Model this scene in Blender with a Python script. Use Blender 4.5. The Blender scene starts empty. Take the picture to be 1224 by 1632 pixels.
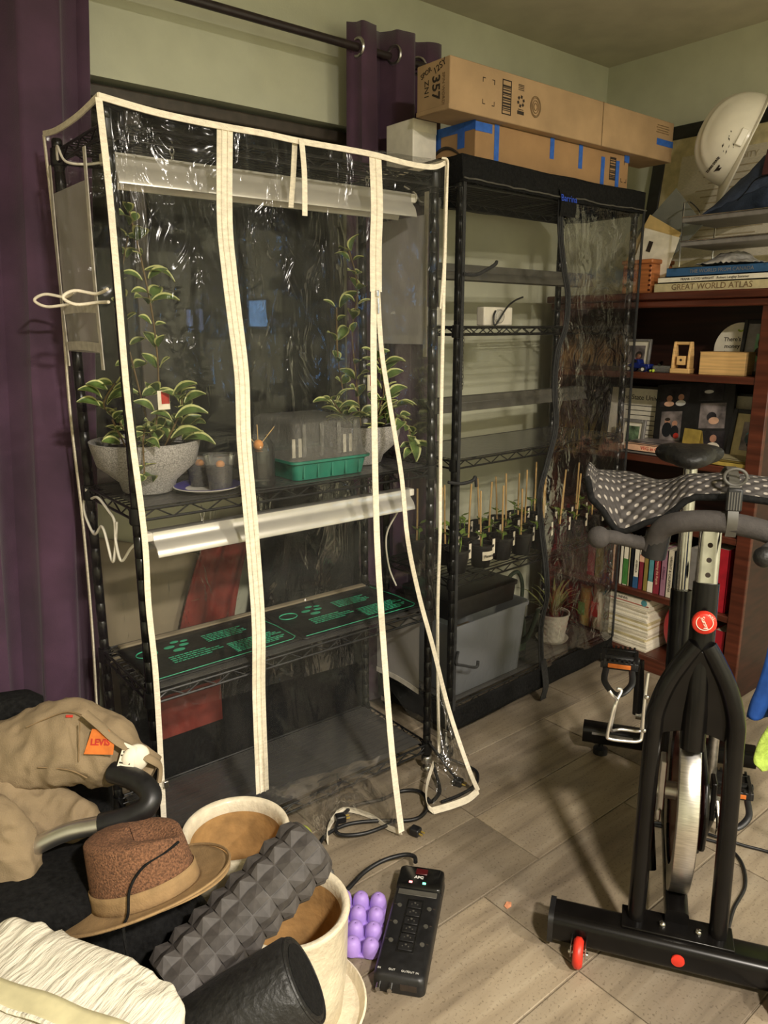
import bpy, bmesh, math, random
from math import sin, cos, pi, radians, sqrt, atan2
from mathutils import Vector, Matrix, noise
random.seed(7)
SC = bpy.context.scene
COL = SC.collection
# ------------------------------------------------------------------ camera
CAM_Z = 1.3995
cd = bpy.data.cameras.new('camera'); cam = bpy.data.objects.new('camera', cd); COL.objects.link(cam)
cd.sensor_width = 36; cd.lens = 1212.4/1632*36; cd.clip_start = .02
pitch, yaw, roll = .2378, .6898, -.001
Fv = Vector((sin(yaw)*cos(pitch), cos(yaw)*cos(pitch), -sin(pitch)))
Rv = Vector((cos(yaw), -sin(yaw), 0)); Uv = Rv.cross(Fv)
R2 = Rv*cos(roll)+Uv*sin(roll); U2 = -Rv*sin(roll)+Uv*cos(roll)
cam.matrix_world = Matrix(((R2.x, U2.x, -Fv.x, 0), (R2.y, U2.y, -Fv.y, 0), (R2.z, U2.z, -Fv.z, CAM_Z), (0, 0, 0, 1)))
SC.camera = cam
# ------------------------------------------------------------------ world, exposure
wd = bpy.data.worlds.new('night'); SC.world = wd; wd.use_nodes = True
wd.node_tree.nodes['Background'].inputs[0].default_value = (.05, .06, .09, 1)
wd.node_tree.nodes['Background'].inputs[1].default_value = .05
SC.view_settings.view_transform = 'Standard'; SC.view_settings.look = 'None'
SC.view_settings.exposure = -.06; SC.view_settings.gamma = 1; SC.view_settings.use_curve_mapping = False
SC.cycles.transparent_max_bounces = 28; SC.cycles.max_bounces = 7
SC.cycles.sample_clamp_indirect = 6.0; SC.cycles.adaptive_threshold = .02
# ------------------------------------------------------------------ the room's ceiling lamps
def ceiling_lamp(x, y, power, size):
    l = bpy.data.lights.new('ceiling_light', 'AREA'); l.shape = 'DISK'; l.size = size; l.energy = power
    l.color = (1.0, .915, .80)
    o = bpy.data.objects.new('ceiling_light', l); COL.objects.link(o); o.location = (x, y, 2.485)
    return o
ceiling_lamp(.32, -1.05, 165, .24)
ceiling_lamp(1.85, -1.7, 95, .24)
# ------------------------------------------------------------------ helpers
M = {}
def lin(c):
    return tuple((v/12.92 if v <= .04045 else ((v+.055)/1.055)**2.4) for v in c)
def rgb(r, g, b):
    return lin((r/255, g/255, b/255))+(1,)
def mat(name, col, rough=.6, metal=0, var=.12, scale=30, bump=0, bscale=None, spec=.5, detail=4, stretch=None, coat=0, alpha=None, trans=0, emit=None, sheen=0):
    """principled material whose colour is broken up by noise, with optional noise relief"""
    m = bpy.data.materials.new(name); m.use_nodes = True
    nt = m.node_tree; b = nt.nodes['Principled BSDF']
    b.inputs['Roughness'].default_value = rough; b.inputs['Metallic'].default_value = metal
    b.inputs['Specular IOR Level'].default_value = spec
    if coat: b.inputs['Coat Weight'].default_value = coat; b.inputs['Coat Roughness'].default_value = .15
    if sheen: b.inputs['Sheen Weight'].default_value = sheen
    if trans: b.inputs['Transmission Weight'].default_value = trans
    if emit: b.inputs['Emission Color'].default_value = emit[0]; b.inputs['Emission Strength'].default_value = emit[1]
    tc = nt.nodes.new('ShaderNodeTexCoord'); mp = nt.nodes.new('ShaderNodeMapping')
    nt.links.new(tc.outputs['Object'], mp.inputs['Vector'])
    if stretch: mp.inputs['Scale'].default_value = stretch
    n = nt.nodes.new('ShaderNodeTexNoise'); n.inputs['Scale'].default_value = scale; n.inputs['Detail'].default_value = detail
    nt.links.new(mp.outputs[0], n.inputs['Vector'])
    r = nt.nodes.new('ShaderNodeValToRGB'); c = col
    lo = tuple(max(0, v*(1-var*1.6)) for v in c[:3])+(1,); hi = tuple(min(1, v*(1+var*1.6)) for v in c[:3])+(1,)
    r.color_ramp.elements[0].position = .3; r.color_ramp.elements[1].position = .7
    r.color_ramp.elements[0].color = lo; r.color_ramp.elements[1].color = hi
    nt.links.new(n.outputs['Fac'], r.inputs['Fac']); nt.links.new(r.outputs[0], b.inputs['Base Color'])
    if bump:
        n2 = nt.nodes.new('ShaderNodeTexNoise'); n2.inputs['Scale'].default_value = bscale or scale; n2.inputs['Detail'].default_value = 5
        nt.links.new(mp.outputs[0], n2.inputs['Vector'])
        bp = nt.nodes.new('ShaderNodeBump'); bp.inputs['Strength'].default_value = bump; bp.inputs['Distance'].default_value = .01
        nt.links.new(n2.outputs['Fac'], bp.inputs['Height']); nt.links.new(bp.outputs[0], b.inputs['Normal'])
    if alpha is not None: b.inputs['Alpha'].default_value = alpha
    M[name] = m
    return m
def film(name, gloss=.28, rough=.07, haze=.035, hcol=(.8, .8, .78, 1), tint=(.96, .96, .95, 1), bump=.9, scale=14, streak=(1, 1, .45), crease=.5):
    """clear vinyl film: mostly see-through, with a wrinkled gloss and a little milky haze"""
    m = bpy.data.materials.new(name); m.use_nodes = True; nt = m.node_tree
    for n in list(nt.nodes): nt.nodes.remove(n)
    N = nt.nodes.new; L = nt.links.new
    out = N('ShaderNodeOutputMaterial'); tr = N('ShaderNodeBsdfTransparent'); gl = N('ShaderNodeBsdfGlossy'); df = N('ShaderNodeBsdfDiffuse')
    tr.inputs[0].default_value = tint; gl.inputs['Roughness'].default_value = rough; df.inputs[0].default_value = hcol
    tc = N('ShaderNodeTexCoord'); mp = N('ShaderNodeMapping'); mp.inputs['Scale'].default_value = streak; L(tc.outputs['Object'], mp.inputs[0])
    ns = N('ShaderNodeTexNoise'); ns.inputs['Scale'].default_value = scale; ns.inputs['Detail'].default_value = 3; ns.inputs['Distortion'].default_value = 1.6; L(mp.outputs[0], ns.inputs['Vector'])
    vo = N('ShaderNodeTexNoise'); vo.noise_type = 'RIDGED_MULTIFRACTAL'; vo.inputs['Scale'].default_value = scale*.55; vo.inputs['Detail'].default_value = 3; vo.inputs['Lacunarity'].default_value = 2.3
    ad = N('ShaderNodeVectorMath'); ad.operation = 'ADD'; L(mp.outputs[0], ad.inputs[0])
    sc_ = N('ShaderNodeVectorMath'); sc_.operation = 'SCALE'; sc_.inputs['Scale'].default_value = .25; L(ns.outputs['Color'], sc_.inputs[0]); L(sc_.outputs[0], ad.inputs[1]); L(ad.outputs[0], vo.inputs['Vector'])
    mn = N('ShaderNodeMath'); mn.operation = 'MULTIPLY'; mn.inputs[1].default_value = .16; L(vo.outputs['Fac'], mn.inputs[0])
    mu = N('ShaderNodeMath'); mu.operation = 'MULTIPLY_ADD'; mu.inputs[1].default_value = crease*3; L(mn.outputs[0], mu.inputs[0]); L(ns.outputs['Fac'], mu.inputs[2])
    bp = N('ShaderNodeBump'); bp.inputs['Strength'].default_value = bump; bp.inputs['Distance'].default_value = .012; L(mu.outputs[0], bp.inputs['Height'])
    L(bp.outputs[0], gl.inputs['Normal'])
    fr = N('ShaderNodeFresnel'); fr.inputs['IOR'].default_value = 1.5; L(bp.outputs[0], fr.inputs['Normal'])
    mf = N('ShaderNodeMath'); mf.operation = 'MULTIPLY_ADD'; mf.inputs[1].default_value = gloss*3; mf.inputs[2].default_value = .0; mf.use_clamp = True; L(fr.outputs[0], mf.inputs[0])
    m1 = N('ShaderNodeMixShader'); m1.inputs[0].default_value = haze; L(tr.outputs[0], m1.inputs[1]); L(df.outputs[0], m1.inputs[2])
    m2 = N('ShaderNodeMixShader'); L(mf.outputs[0], m2.inputs[0]); L(m1.outputs[0], m2.inputs[1]); L(gl.outputs[0], m2.inputs[2])
    L(m2.outputs[0], out.inputs[0]); M[name] = m
    return m

class MB:
    def __init__(s): s.v = []; s.f = []; s.m = []; s.mi = 0
    def add(s, vs, fs):
        o = len(s.v); s.v += [tuple(v) for v in vs]; s.f += [tuple(i+o for i in f) for f in fs]; s.m += [s.mi]*len(fs); return s
    def box(s, c, d, rz=0, rot=None, taper=1):
        x, y, z = d[0]/2, d[1]/2, d[2]/2; t = taper
        vs = [Vector(p) for p in ((-x, -y, -z), (x, -y, -z), (x, y, -z), (-x, y, -z), (-x*t, -y*t, z), (x*t, -y*t, z), (x*t, y*t, z), (-x*t, y*t, z))]
        R = rot if rot is not None else Matrix.Rotation(rz, 3, 'Z'); c = Vector(c)
        return s.add([R@v+c for v in vs], [(3, 2, 1, 0), (4, 5, 6, 7), (0, 1, 5, 4), (1, 2, 6, 5), (2, 3, 7, 6), (3, 0, 4, 7)])
    def b2(s, a, b):  # box by two corners
        return s.box([(a[i]+b[i])/2 for i in range(3)], [abs(b[i]-a[i]) for i in range(3)])
    def tube(s, pts, r, n=8, caps=True, closed=False, flat=None):
        P = [Vector(p) for p in pts]; k = len(P); rings = []
        rs = r if isinstance(r, (list, tuple)) else [r]*k
        up = None
        for i in range(k):
            if closed: t = (P[(i+1) % k]-P[i-1])
            else: t = P[min(i+1, k-1)]-P[max(i-1, 0)]
            if t.length < 1e-9: t = Vector((0, 0, 1))
            t.normalize()
            if up is None:
                up = Vector((0, 0, 1)) if abs(t.z) < .9 else Vector((1, 0, 0))
            a = t.cross(up)
            if a.length < 1e-6: a = t.cross(Vector((0, 1, 0)))
            a.normalize(); b = a.cross(t).normalized(); up = b
            rings.append([P[i]+(a*cos(2*pi*j/n)*rs[i]+b*sin(2*pi*j/n)*rs[i]*(flat or 1)) for j in range(n)])
        vs = [q for R_ in rings for q in R_]; fs = []
        m = k if closed else k-1
        for i in range(m):
            i2 = (i+1) % k
            for j in range(n):
                j2 = (j+1) % n; fs.append((i*n+j, i*n+j2, i2*n+j2, i2*n+j))
        if caps and not closed:
            fs.append(tuple(range(n-1, -1, -1))); fs.append(tuple((k-1)*n+j for j in range(n)))
        return s.add(vs, fs)
    def cyl(s, a, b, r, n=12, r2=None, caps=True):
        return s.tube([a, b], [r, r if r2 is None else r2], n, caps)
    def lathe(s, prof, n=24, c=(0, 0, 0), rot=None, cap0=True, cap1=True, sx=1, sy=1):
        c = Vector(c); vs = []; fs = []
        for (r, z) in prof:
            for j in range(n):
                v = Vector((r*cos(2*pi*j/n)*sx, r*sin(2*pi*j/n)*sy, z)); vs.append((rot@v if rot is not None else v)+c)
        for i in range(len(prof)-1):
            for j in range(n):
                j2 = (j+1) % n; fs.append((i*n+j, i*n+j2, (i+1)*n+j2, (i+1)*n+j))
        if cap0: fs.append(tuple(range(n-1, -1, -1)))
        if cap1: fs.append(tuple((len(prof)-1)*n+j for j in range(n)))
        return s.add(vs, fs)
    def grid(s, fn, nu, nv, cu=False):
        vs = [fn(i/nu, j/nv) for i in range(nu+(0 if cu else 1)) for j in range(nv+1)]; fs = []
        kk = nu if cu else nu
        w = nv+1; tot = nu if cu else nu+1
        for i in range(kk):
            for j in range(nv):
                i2 = (i+1) % tot if cu else i+1
                fs.append((i*w+j, i2*w+j, i2*w+j+1, i*w+j+1))
        return s.add(vs, fs)
    def prism(s, poly, z0, z1, fn=None):
        """poly: list of (a,b); fn maps (a,b,h) to xyz"""
        fn = fn or (lambda a, b, h: (a, b, h)); n = len(poly)
        vs = [fn(a, b, z0) for a, b in poly]+[fn(a, b, z1) for a, b in poly]
        fs = [tuple(range(n-1, -1, -1)), tuple(range(n, 2*n))]+[(i, (i+1) % n, n+(i+1) % n, n+i) for i in range(n)]
        return s.add(vs, fs)
    def ball(s, c, r, n=12, sc=(1, 1, 1), rot=None):
        prof = [(max(1e-4, r*sin(pi*i/(n//2+2))), -r*cos(pi*i/(n//2+2))) for i in range(n//2+3)]
        o = len(s.v); s.lathe(prof, n, (0, 0, 0)); c = Vector(c)
        for i in range(o, len(s.v)):
            v = Vector((s.v[i][0]*sc[0], s.v[i][1]*sc[1], s.v[i][2]*sc[2])); v = rot@v if rot is not None else v
            s.v[i] = tuple(v+c)
        return s
    def mesh(s, name):
        me = bpy.data.meshes.new(name); me.from_pydata(s.v, [], s.f); me.validate(); me.update()
        return me
def obj(name, mb, m, parent=None, smooth=False, bevel=0, loc=None, rz=None, solid=0, sub=0, label=None, seg=2):
    me = mb if isinstance(mb, bpy.types.Mesh) else mb.mesh(name)
    ms = m if isinstance(m, (list, tuple)) else [m]
    if not me.materials:
        for q in ms: me.materials.append(M[q] if isinstance(q, str) else q)
        if isinstance(mb, MB) and len(ms) > 1 and len(me.polygons) == len(mb.m): me.polygons.foreach_set('material_index', mb.m)
    if isinstance(mb, MB) and not solid:
        b = bmesh.new(); b.from_mesh(me); bmesh.ops.recalc_face_normals(b, faces=b.faces); b.to_mesh(me); b.free()
    if smooth: me.polygons.foreach_set('use_smooth', [True]*len(me.polygons))
    o = bpy.data.objects.new(name, me); COL.objects.link(o)
    if parent: o.parent = parent
    if loc is not None: o.location = loc
    if rz is not None: o.rotation_euler = (0, 0, rz)
    if solid:
        q = o.modifiers.new('thick', 'SOLIDIFY'); q.thickness = solid; q.offset = 0
    if bevel:
        q = o.modifiers.new('edge', 'BEVEL'); q.width = bevel; q.segments = seg; q.limit_method = 'ANGLE'; q.angle_limit = radians(40)
        for p in me.polygons: p.use_smooth = True
        if hasattr(me, 'set_sharp_from_angle'): me.set_sharp_from_angle(angle=radians(50))
    elif smooth and hasattr(me, 'set_sharp_from_angle'): me.set_sharp_from_angle(angle=radians(55))
    if sub:
        q = o.modifiers.new('round', 'SUBSURF'); q.levels = sub; q.render_levels = sub
    if label: o['label'] = label
    return o
def tag(o, label, cat, group=None):
    o['label'] = label; o['category'] = cat
    if group: o['group'] = group
    return o
def thing(name, label, cat, loc=(0, 0, 0), rz=0, group=None):
    o = bpy.data.objects.new(name, None); COL.objects.link(o); o.empty_display_size = .05
    o.location = loc; o.rotation_euler = (0, 0, rz)
    return tag(o, label, cat, group)
def struct(name, mb, m, parent=None, **k):
    o = obj(name, mb, m, parent, **k)
    if not parent: o['kind'] = 'structure'
    return o
def copy_tree(o, parent=None, loc=None, rz=None, label=None):
    c = o.copy(); COL.objects.link(c); c.parent = parent
    if loc is not None: c.location = loc
    if rz is not None: c.rotation_euler = (0, 0, rz)
    if label: c['label'] = label
    for ch in list(o.children): copy_tree(ch, c)
    return c
def text(name, s, size, m, parent, mtx, ext=.0004, align='CENTER', bold=0):
    """lettering as a mesh; mtx maps the text plane (x right, y up) into the parent's space"""
    cu = bpy.data.curves.new(name, 'FONT'); cu.body = s; cu.size = size; cu.align_x = align; cu.align_y = 'CENTER'; cu.extrude = ext; cu.resolution_u = 3; cu.offset = bold
    t = bpy.data.objects.new(name, cu); COL.objects.link(t)
    dg = bpy.context.evaluated_depsgraph_get(); me = bpy.data.meshes.new_from_object(t.evaluated_get(dg))
    bpy.data.objects.remove(t); me.transform(mtx); me.materials.clear(); me.materials.append(M[m])
    o = bpy.data.objects.new(name, me); COL.objects.link(o); o.parent = parent
    return o
def frame(o, xa, ya):
    """matrix with origin o, text-right axis xa, text-up axis ya"""
    xa = Vector(xa).normalized(); ya = Vector(ya).normalized(); za = xa.cross(ya)
    return Matrix(((xa.x, ya.x, za.x, o[0]), (xa.y, ya.y, za.y, o[1]), (xa.z, ya.z, za.z, o[2]), (0, 0, 0, 1)))
def smoothpath(pts, k=6):
    P = [Vector(p) for p in pts]; out = []
    for i in range(len(P)-1):
        p0, p1, p2, p3 = P[max(i-1, 0)], P[i], P[i+1], P[min(i+2, len(P)-1)]
        for j in range(k):
            t = j/k; out.append(.5*((2*p1)+(-p0+p2)*t+(2*p0-5*p1+4*p2-p3)*t*t+(-p0+3*p1-3*p2+p3)*t**3))
    out.append(P[-1]); return out
def nz(x, y, z=0.0, s=1.0): return noise.noise(Vector((x*s, y*s, z*s)))
# ------------------------------------------------------------------ materials
mat('wall_paint', rgb(200, 201, 178), .85, var=.05, scale=6, bump=.06, bscale=160)
mat('ceiling_paint', rgb(196, 190, 168), .9, var=.05, scale=8, bump=.12, bscale=120)
mat('grout', rgb(128, 116, 98), .9, var=.15, scale=80)
mat('black_metal', (.008, .008, .008, 1), .38, .0, var=.3, scale=60, spec=.4)
mat('black_paint', (.006, .006, .006, 1), .25, 0, var=.3, scale=20, spec=.45)
mat('black_plastic', (.009, .009, .010, 1), .42, var=.3, scale=60)
mat('black_fabric', (.006, .006, .006, 1), .9, var=.4, scale=120, bump=.2, bscale=160, spec=.2)
mat('black_rubber', (.009, .009, .009, 1), .5, var=.3, scale=90, bump=.35, bscale=70)
mat('white_tape', rgb(240, 230, 208), .75, var=.08, scale=60, bump=.35, bscale=180, stretch=(1, 1, 3))
mat('white_plastic', rgb(232, 226, 212), .4, var=.05, scale=30)
mat('white_enamel', rgb(204, 200, 190), .35, var=.06, scale=20)
mat('chrome', (.52, .51, .50, 1), .14, 1, var=.08, scale=40)
mat('brushed_steel', (.62, .60, .57, 1), .3, 1, var=.12, scale=30, stretch=(1, 1, 14))
mat('aluminium', (.72, .71, .69, 1), .36, 1, var=.06, scale=30)
mat('galvanised', (.55, .54, .52, 1), .3, 1, var=.2, scale=60)
mat('reflector_metal', rgb(206, 202, 194), .3, .55, var=.05, scale=12, stretch=(.2, 1, 1))
mat('cardboard', rgb(168, 139, 104), .85, var=.09, scale=9, bump=.05, bscale=200)
mat('cardboard_dark', rgb(156, 122, 84), .85, var=.08, scale=9, bump=.05, bscale=200)
mat('box_ink', rgb(46, 36, 28), .8, var=.2, scale=60)
mat('faded_ink', rgb(120, 96, 66), .8, var=.2, scale=60)
mat('blue_tape', rgb(40, 92, 178), .6, var=.12, scale=60, bump=.1)
mat('purple_curtain', (.066, .028, .058, 1), .82, var=.18, scale=7, bump=.12, bscale=300, sheen=.25)
mat('rod_metal', (.028, .018, .018, 1), .45, var=.2, scale=40)
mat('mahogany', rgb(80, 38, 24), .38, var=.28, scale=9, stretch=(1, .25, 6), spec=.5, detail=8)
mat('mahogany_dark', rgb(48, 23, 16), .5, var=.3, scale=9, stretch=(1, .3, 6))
mat('pale_wood', rgb(206, 166, 108), .55, var=.14, scale=14, stretch=(1, .4, 9), detail=7)
mat('cedar', rgb(170, 104, 58), .5, var=.22, scale=12, stretch=(1, .3, 8), detail=7)
mat('bamboo', rgb(204, 168, 112), .6, var=.2, scale=30, stretch=(1, 1, .3))
mat('planter_grey', rgb(150, 146, 142), .85, var=.3, scale=320, detail=2)
mat('soil', (.022, .015, .010, 1), .95, var=.7, scale=160, bump=.9, bscale=140)
mat('leaf_green', rgb(78, 98, 48), .42, var=.3, scale=40)
mat('leaf_cream', rgb(186, 188, 124), .45, var=.15, scale=40)
mat('leaf_pink', rgb(206, 140, 104), .5, var=.2, scale=40)
mat('leaf_bright', rgb(112, 138, 60), .5, var=.25, scale=60)
mat('leaf_spider', rgb(104, 108, 64), .5, var=.25, scale=60)
mat('vine', rgb(104, 84, 52), .7, var=.25, scale=60)
mat('tray_green', rgb(30, 112, 92), .45, var=.12, scale=30)
mat('paper', rgb(232, 224, 204), .8, var=.05, scale=40)
mat('paper_shade', rgb(200, 190, 168), .85, var=.12, scale=90, stretch=(1, 1, 12))
mat('cream_glaze', rgb(226, 214, 188), .38, var=.07, scale=40, bump=.22, bscale=110, coat=.2)
mat('tan_clay', rgb(176, 136, 84), .8, var=.16, scale=22, bump=.2, bscale=60)
mat('khaki', rgb(138, 120, 93), .9, var=.08, scale=18, bump=.25, bscale=420)
mat('khaki_seam', rgb(128, 106, 76), .9, var=.1, scale=60)
mat('hat_mesh', rgb(116, 80, 56), .9, var=.3, scale=260, bump=.6, bscale=320, detail=1)
mat('hat_tan', rgb(150, 122, 84), .9, var=.1, scale=40, bump=.2, bscale=300)
mat('orange_patch', rgb(206, 112, 42), .7, var=.12, scale=60)
mat('red_ink', rgb(176, 44, 30), .6, var=.15, scale=60)
mat('foam_grey', rgb(70, 66, 64), .62, var=.14, scale=60, bump=.05)
mat('lilac', rgb(168, 138, 214), .5, var=.06, scale=30)
mat('bag_white', rgb(224, 218, 200), .5, var=.04, scale=30, bump=.75, bscale=16, stretch=(6, 1, 2))
mat('bag_tape', rgb(206, 198, 158), .4, var=.06, scale=40)
mat('red_plastic', rgb(206, 50, 34), .4, var=.08, scale=40)
mat('blue_cloth', rgb(30, 78, 158), .85, var=.15, scale=30, bump=.2)
mat('lime_cloth', rgb(160, 184, 78), .85, var=.15, scale=60, bump=.4, bscale=200)
mat('dark_green_cloth', rgb(40, 52, 38), .9, var=.2, scale=60)
mat('navy_cloth', rgb(48, 58, 78), .9, var=.15, scale=30, bump=.3, bscale=200)
mat('maroon_cloth', rgb(66, 30, 30), .9, var=.15, scale=30)
mat('red_cloth', rgb(116, 44, 34), .9, var=.2, scale=20, bump=.3)
mat('beige_board', rgb(140, 128, 106), .85, var=.1, scale=6)
mat('smoke_grey', rgb(78, 76, 70), .5, var=.15, scale=20)
mat('shelf_liner', rgb(140, 136, 130), .4, var=.08, scale=20)
mat('mesh_grey', rgb(64, 60, 58), .8, var=.25, scale=60)
mat('mesh_dot', rgb(176, 170, 160), .8, var=.15, scale=60)
mat('photo_dark', rgb(40, 36, 40), .35, var=.6, scale=30)
mat('photo_mid', rgb(128, 118, 116), .35, var=.5, scale=18)
mat('photo_green', rgb(92, 112, 84), .35, var=.6, scale=50)
mat('photo_teal', rgb(120, 170, 130), .4, var=.25, scale=18)
mat('skin', rgb(186, 136, 110), .6, var=.1, scale=40)
mat('frame_black', (.012, .011, .011, 1), .4, var=.3, scale=40)
mat('frame_silver', rgb(136, 132, 128), .4, .3, var=.1, scale=40)
mat('brass_paper', rgb(176, 152, 74), .5, .2, var=.15, scale=30)
mat('silver_plastic', rgb(196, 192, 184), .25, .3, var=.2, scale=30, bump=.5, bscale=24)
mat('truck_blue', rgb(26, 40, 110), .25, .2, var=.1, scale=30, coat=.4)
mat('yellow_green', rgb(176, 196, 60), .5, var=.2, scale=30)
mat('ball_green', rgb(170, 178, 84), .5, var=.15, scale=30)
mat('seed_orange', rgb(206, 136, 66), .6, var=.15, scale=30)
mat('plate_blue', rgb(70, 62, 136), .3, var=.1, scale=30)
mat('mat_print', rgb(58, 168, 128), .6, var=.15, scale=60)
mat('mat_black', rgb(22, 24, 24), .45, var=.2, scale=30, bump=.25, bscale=30)
mat('hat_white', rgb(236, 230, 214), .32, var=.03, scale=20, coat=.2)
mat('bike_black', (.004, .0035, .0033, 1), .26, 0, var=.2, scale=20, spec=.26)
mat('foam_black', rgb(58, 54, 52), .85, var=.1, scale=80, bump=.15, bscale=300)
mat('flywheel_red', rgb(112, 44, 36), .25, .55, var=.15, scale=10)
mat('zip_black', (.016, .016, .016, 1), .8, var=.3, scale=80, bump=.3, bscale=200)
mat('led_red', rgb(255, 150, 150), .4, emit=((1, .3, .3, 1), 2.5)); mat('led_green', rgb(120, 255, 200), .4, emit=((.2, 1, .6, 1), 2.5))
mat('dark_red_lens', rgb(70, 12, 16), .3)
mat('print_grey', rgb(206, 204, 198), .6)
mat('logo_blue', rgb(46, 82, 200), .6)
mat('tile_paint', rgb(150, 138, 120), .6)
mat('teal_book', rgb(80, 142, 150), .6); mat('blue_book', rgb(44, 86, 128), .6); mat('olive_book', rgb(140, 122, 60), .6)
mat('maroon_book', rgb(132, 38, 52), .55); mat('mauve_book', rgb(152, 108, 126), .6); mat('red_book', rgb(178, 28, 44), .5)
mat('brown_book', rgb(84, 52, 36), .6); mat('green_book', rgb(70, 128, 60), .6); mat('black_book', rgb(24, 26, 32), .5)
mat('tan_book', rgb(196, 182, 140), .7); mat('peach_book', rgb(222, 176, 146), .6); mat('plum_book', rgb(72, 34, 62), .6)
film('vinyl', gloss=.12, rough=.10, haze=.008, bump=1.0, scale=9, crease=.9)
film('vinyl_side', gloss=.08, rough=.12, haze=.015, bump=.8, scale=7, crease=.8)
film('vinyl_smoke', gloss=.085, rough=.11, haze=.012, hcol=(.5, .48, .44, 1), tint=(.92, .91, .89, 1), bump=.75, crease=1.0, scale=12, streak=(1, 1, .6))
film('vent_mesh', gloss=.03, rough=.4, haze=.66, hcol=(.50, .475, .45, 1), bump=.3, scale=60)
film('clear_plastic', gloss=.3, rough=.08, haze=.10, bump=.25, scale=20, crease=.1)
film('fogged_plastic', gloss=.3, rough=.25, haze=.13, hcol=(.55, .53, .48, 1), bump=1.0, scale=90, crease=.2)
film('bin_plastic', gloss=.2, rough=.3, haze=.42, hcol=(.42, .45, .50, 1), tint=(.8, .83, .88, 1), bump=.2, scale=20, crease=.05)
film('window_glass', gloss=.24, rough=.01, haze=.0, tint=(.5, .5, .52, 1), bump=.02, scale=3, crease=0)
# ------------------------------------------------------------------ room shell
RX0, RX1, RY0, RY1, RZ = -1.9, 3.15, -2.6, 2.25, 2.517
def tile_material():
    m = bpy.data.materials.new('wood_look_tile'); m.use_nodes = True; nt = m.node_tree; N = nt.nodes.new; L = nt.links.new
    b = nt.nodes['Principled BSDF']; b.inputs['Roughness'].default_value = .5
    tc = N('ShaderNodeTexCoord'); oi = N('ShaderNodeObjectInfo')
    off = N('ShaderNodeVectorMath'); off.operation = 'ADD'; L(tc.outputs['Object'], off.inputs[0])
    cb = N('ShaderNodeCombineXYZ'); ml = N('ShaderNodeMath'); ml.operation = 'MULTIPLY'; ml.inputs[1].default_value = 37; L(oi.outputs['Random'], ml.inputs[0]); L(ml.outputs[0], cb.inputs[0]); L(ml.outputs[0], cb.inputs[1]); L(cb.outputs[0], off.inputs[1])
    mp = N('ShaderNodeMapping'); mp.inputs['Scale'].default_value = (1.2, 11, 1); mp.inputs['Rotation'].default_value = (0, 0, .05); L(off.outputs[0], mp.inputs[0])
    n1 = N('ShaderNodeTexNoise'); n1.inputs['Scale'].default_value = 2.2; n1.inputs['Detail'].default_value = 7; n1.inputs['Distortion'].default_value = .6; L(mp.outputs[0], n1.inputs['Vector'])
    n2 = N('ShaderNodeTexNoise'); n2.inputs['Scale'].default_value = 150; n2.inputs['Detail'].default_value = 3; L(off.outputs[0], n2.inputs['Vector'])
    n3 = N('ShaderNodeTexNoise'); n3.inputs['Scale'].default_value = 3.0; n3.inputs['Detail'].default_value = 3; L(off.outputs[0], n3.inputs['Vector'])
    r1 = N('ShaderNodeValToRGB'); e = r1.color_ramp.elements; e[0].position = .28; e[0].color = rgb(116, 104, 88); e[1].position = .74; e[1].color = rgb(156, 144, 125)
    k = r1.color_ramp.elements.new(.5); k.color = rgb(141, 128, 109)
    L(n1.outputs['Fac'], r1.inputs['Fac'])
    r2 = N('ShaderNodeValToRGB'); r2.color_ramp.elements[0].position = .32; r2.color_ramp.elements[0].color = (.45, .42, .4, 1); r2.color_ramp.elements[1].position = .42; r2.color_ramp.elements[1].color = (1, 1, 1, 1); L(n2.outputs['Fac'], r2.inputs['Fac'])
    mx = N('ShaderNodeMixRGB'); mx.blend_type = 'MULTIPLY'; mx.inputs[0].default_value = .7; L(r1.outputs[0], mx.inputs[1]); L(r2.outputs[0], mx.inputs[2])
    r3 = N('ShaderNodeValToRGB'); r3.color_ramp.elements[0].color = (.78, .78, .8, 1); r3.color_ramp.elements[0].position = .35; r3.color_ramp.elements[1].color = (1.06, 1.05, 1.02, 1); r3.color_ramp.elements[1].position = .65; L(n3.outputs['Fac'], r3.inputs['Fac'])
    mx2 = N('ShaderNodeMixRGB'); mx2.blend_type = 'MULTIPLY'; mx2.inputs[0].default_value = 1; L(mx.outputs[0], mx2.inputs[1]); L(r3.outputs[0], mx2.inputs[2])
    hv = N('ShaderNodeHueSaturation'); ma = N('ShaderNodeMath'); ma.operation = 'MULTIPLY_ADD'; ma.inputs[1].default_value = .25; ma.inputs[2].default_value = .88; L(oi.outputs['Random'], ma.inputs[0]); L(ma.outputs[0], hv.inputs['Value']); L(mx2.outputs[0], hv.inputs['Color'])
    L(hv.outputs[0], b.inputs['Base Color'])
    bp = N('ShaderNodeBump'); bp.inputs['Strength'].default_value = .15; bp.inputs['Distance'].default_value = .004; L(n1.outputs['Fac'], bp.inputs['Height']); L(bp.outputs[0], b.inputs['Normal'])
    M['wood_look_tile'] = m
tile_material()
fl = struct('floor', MB().b2((RX0-.3, RY0-.3, -.15), (RX1+.3, RY1+.3, -.004)), 'grout')
fl['label'] = 'floor of wood-look plank tiles'
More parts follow.
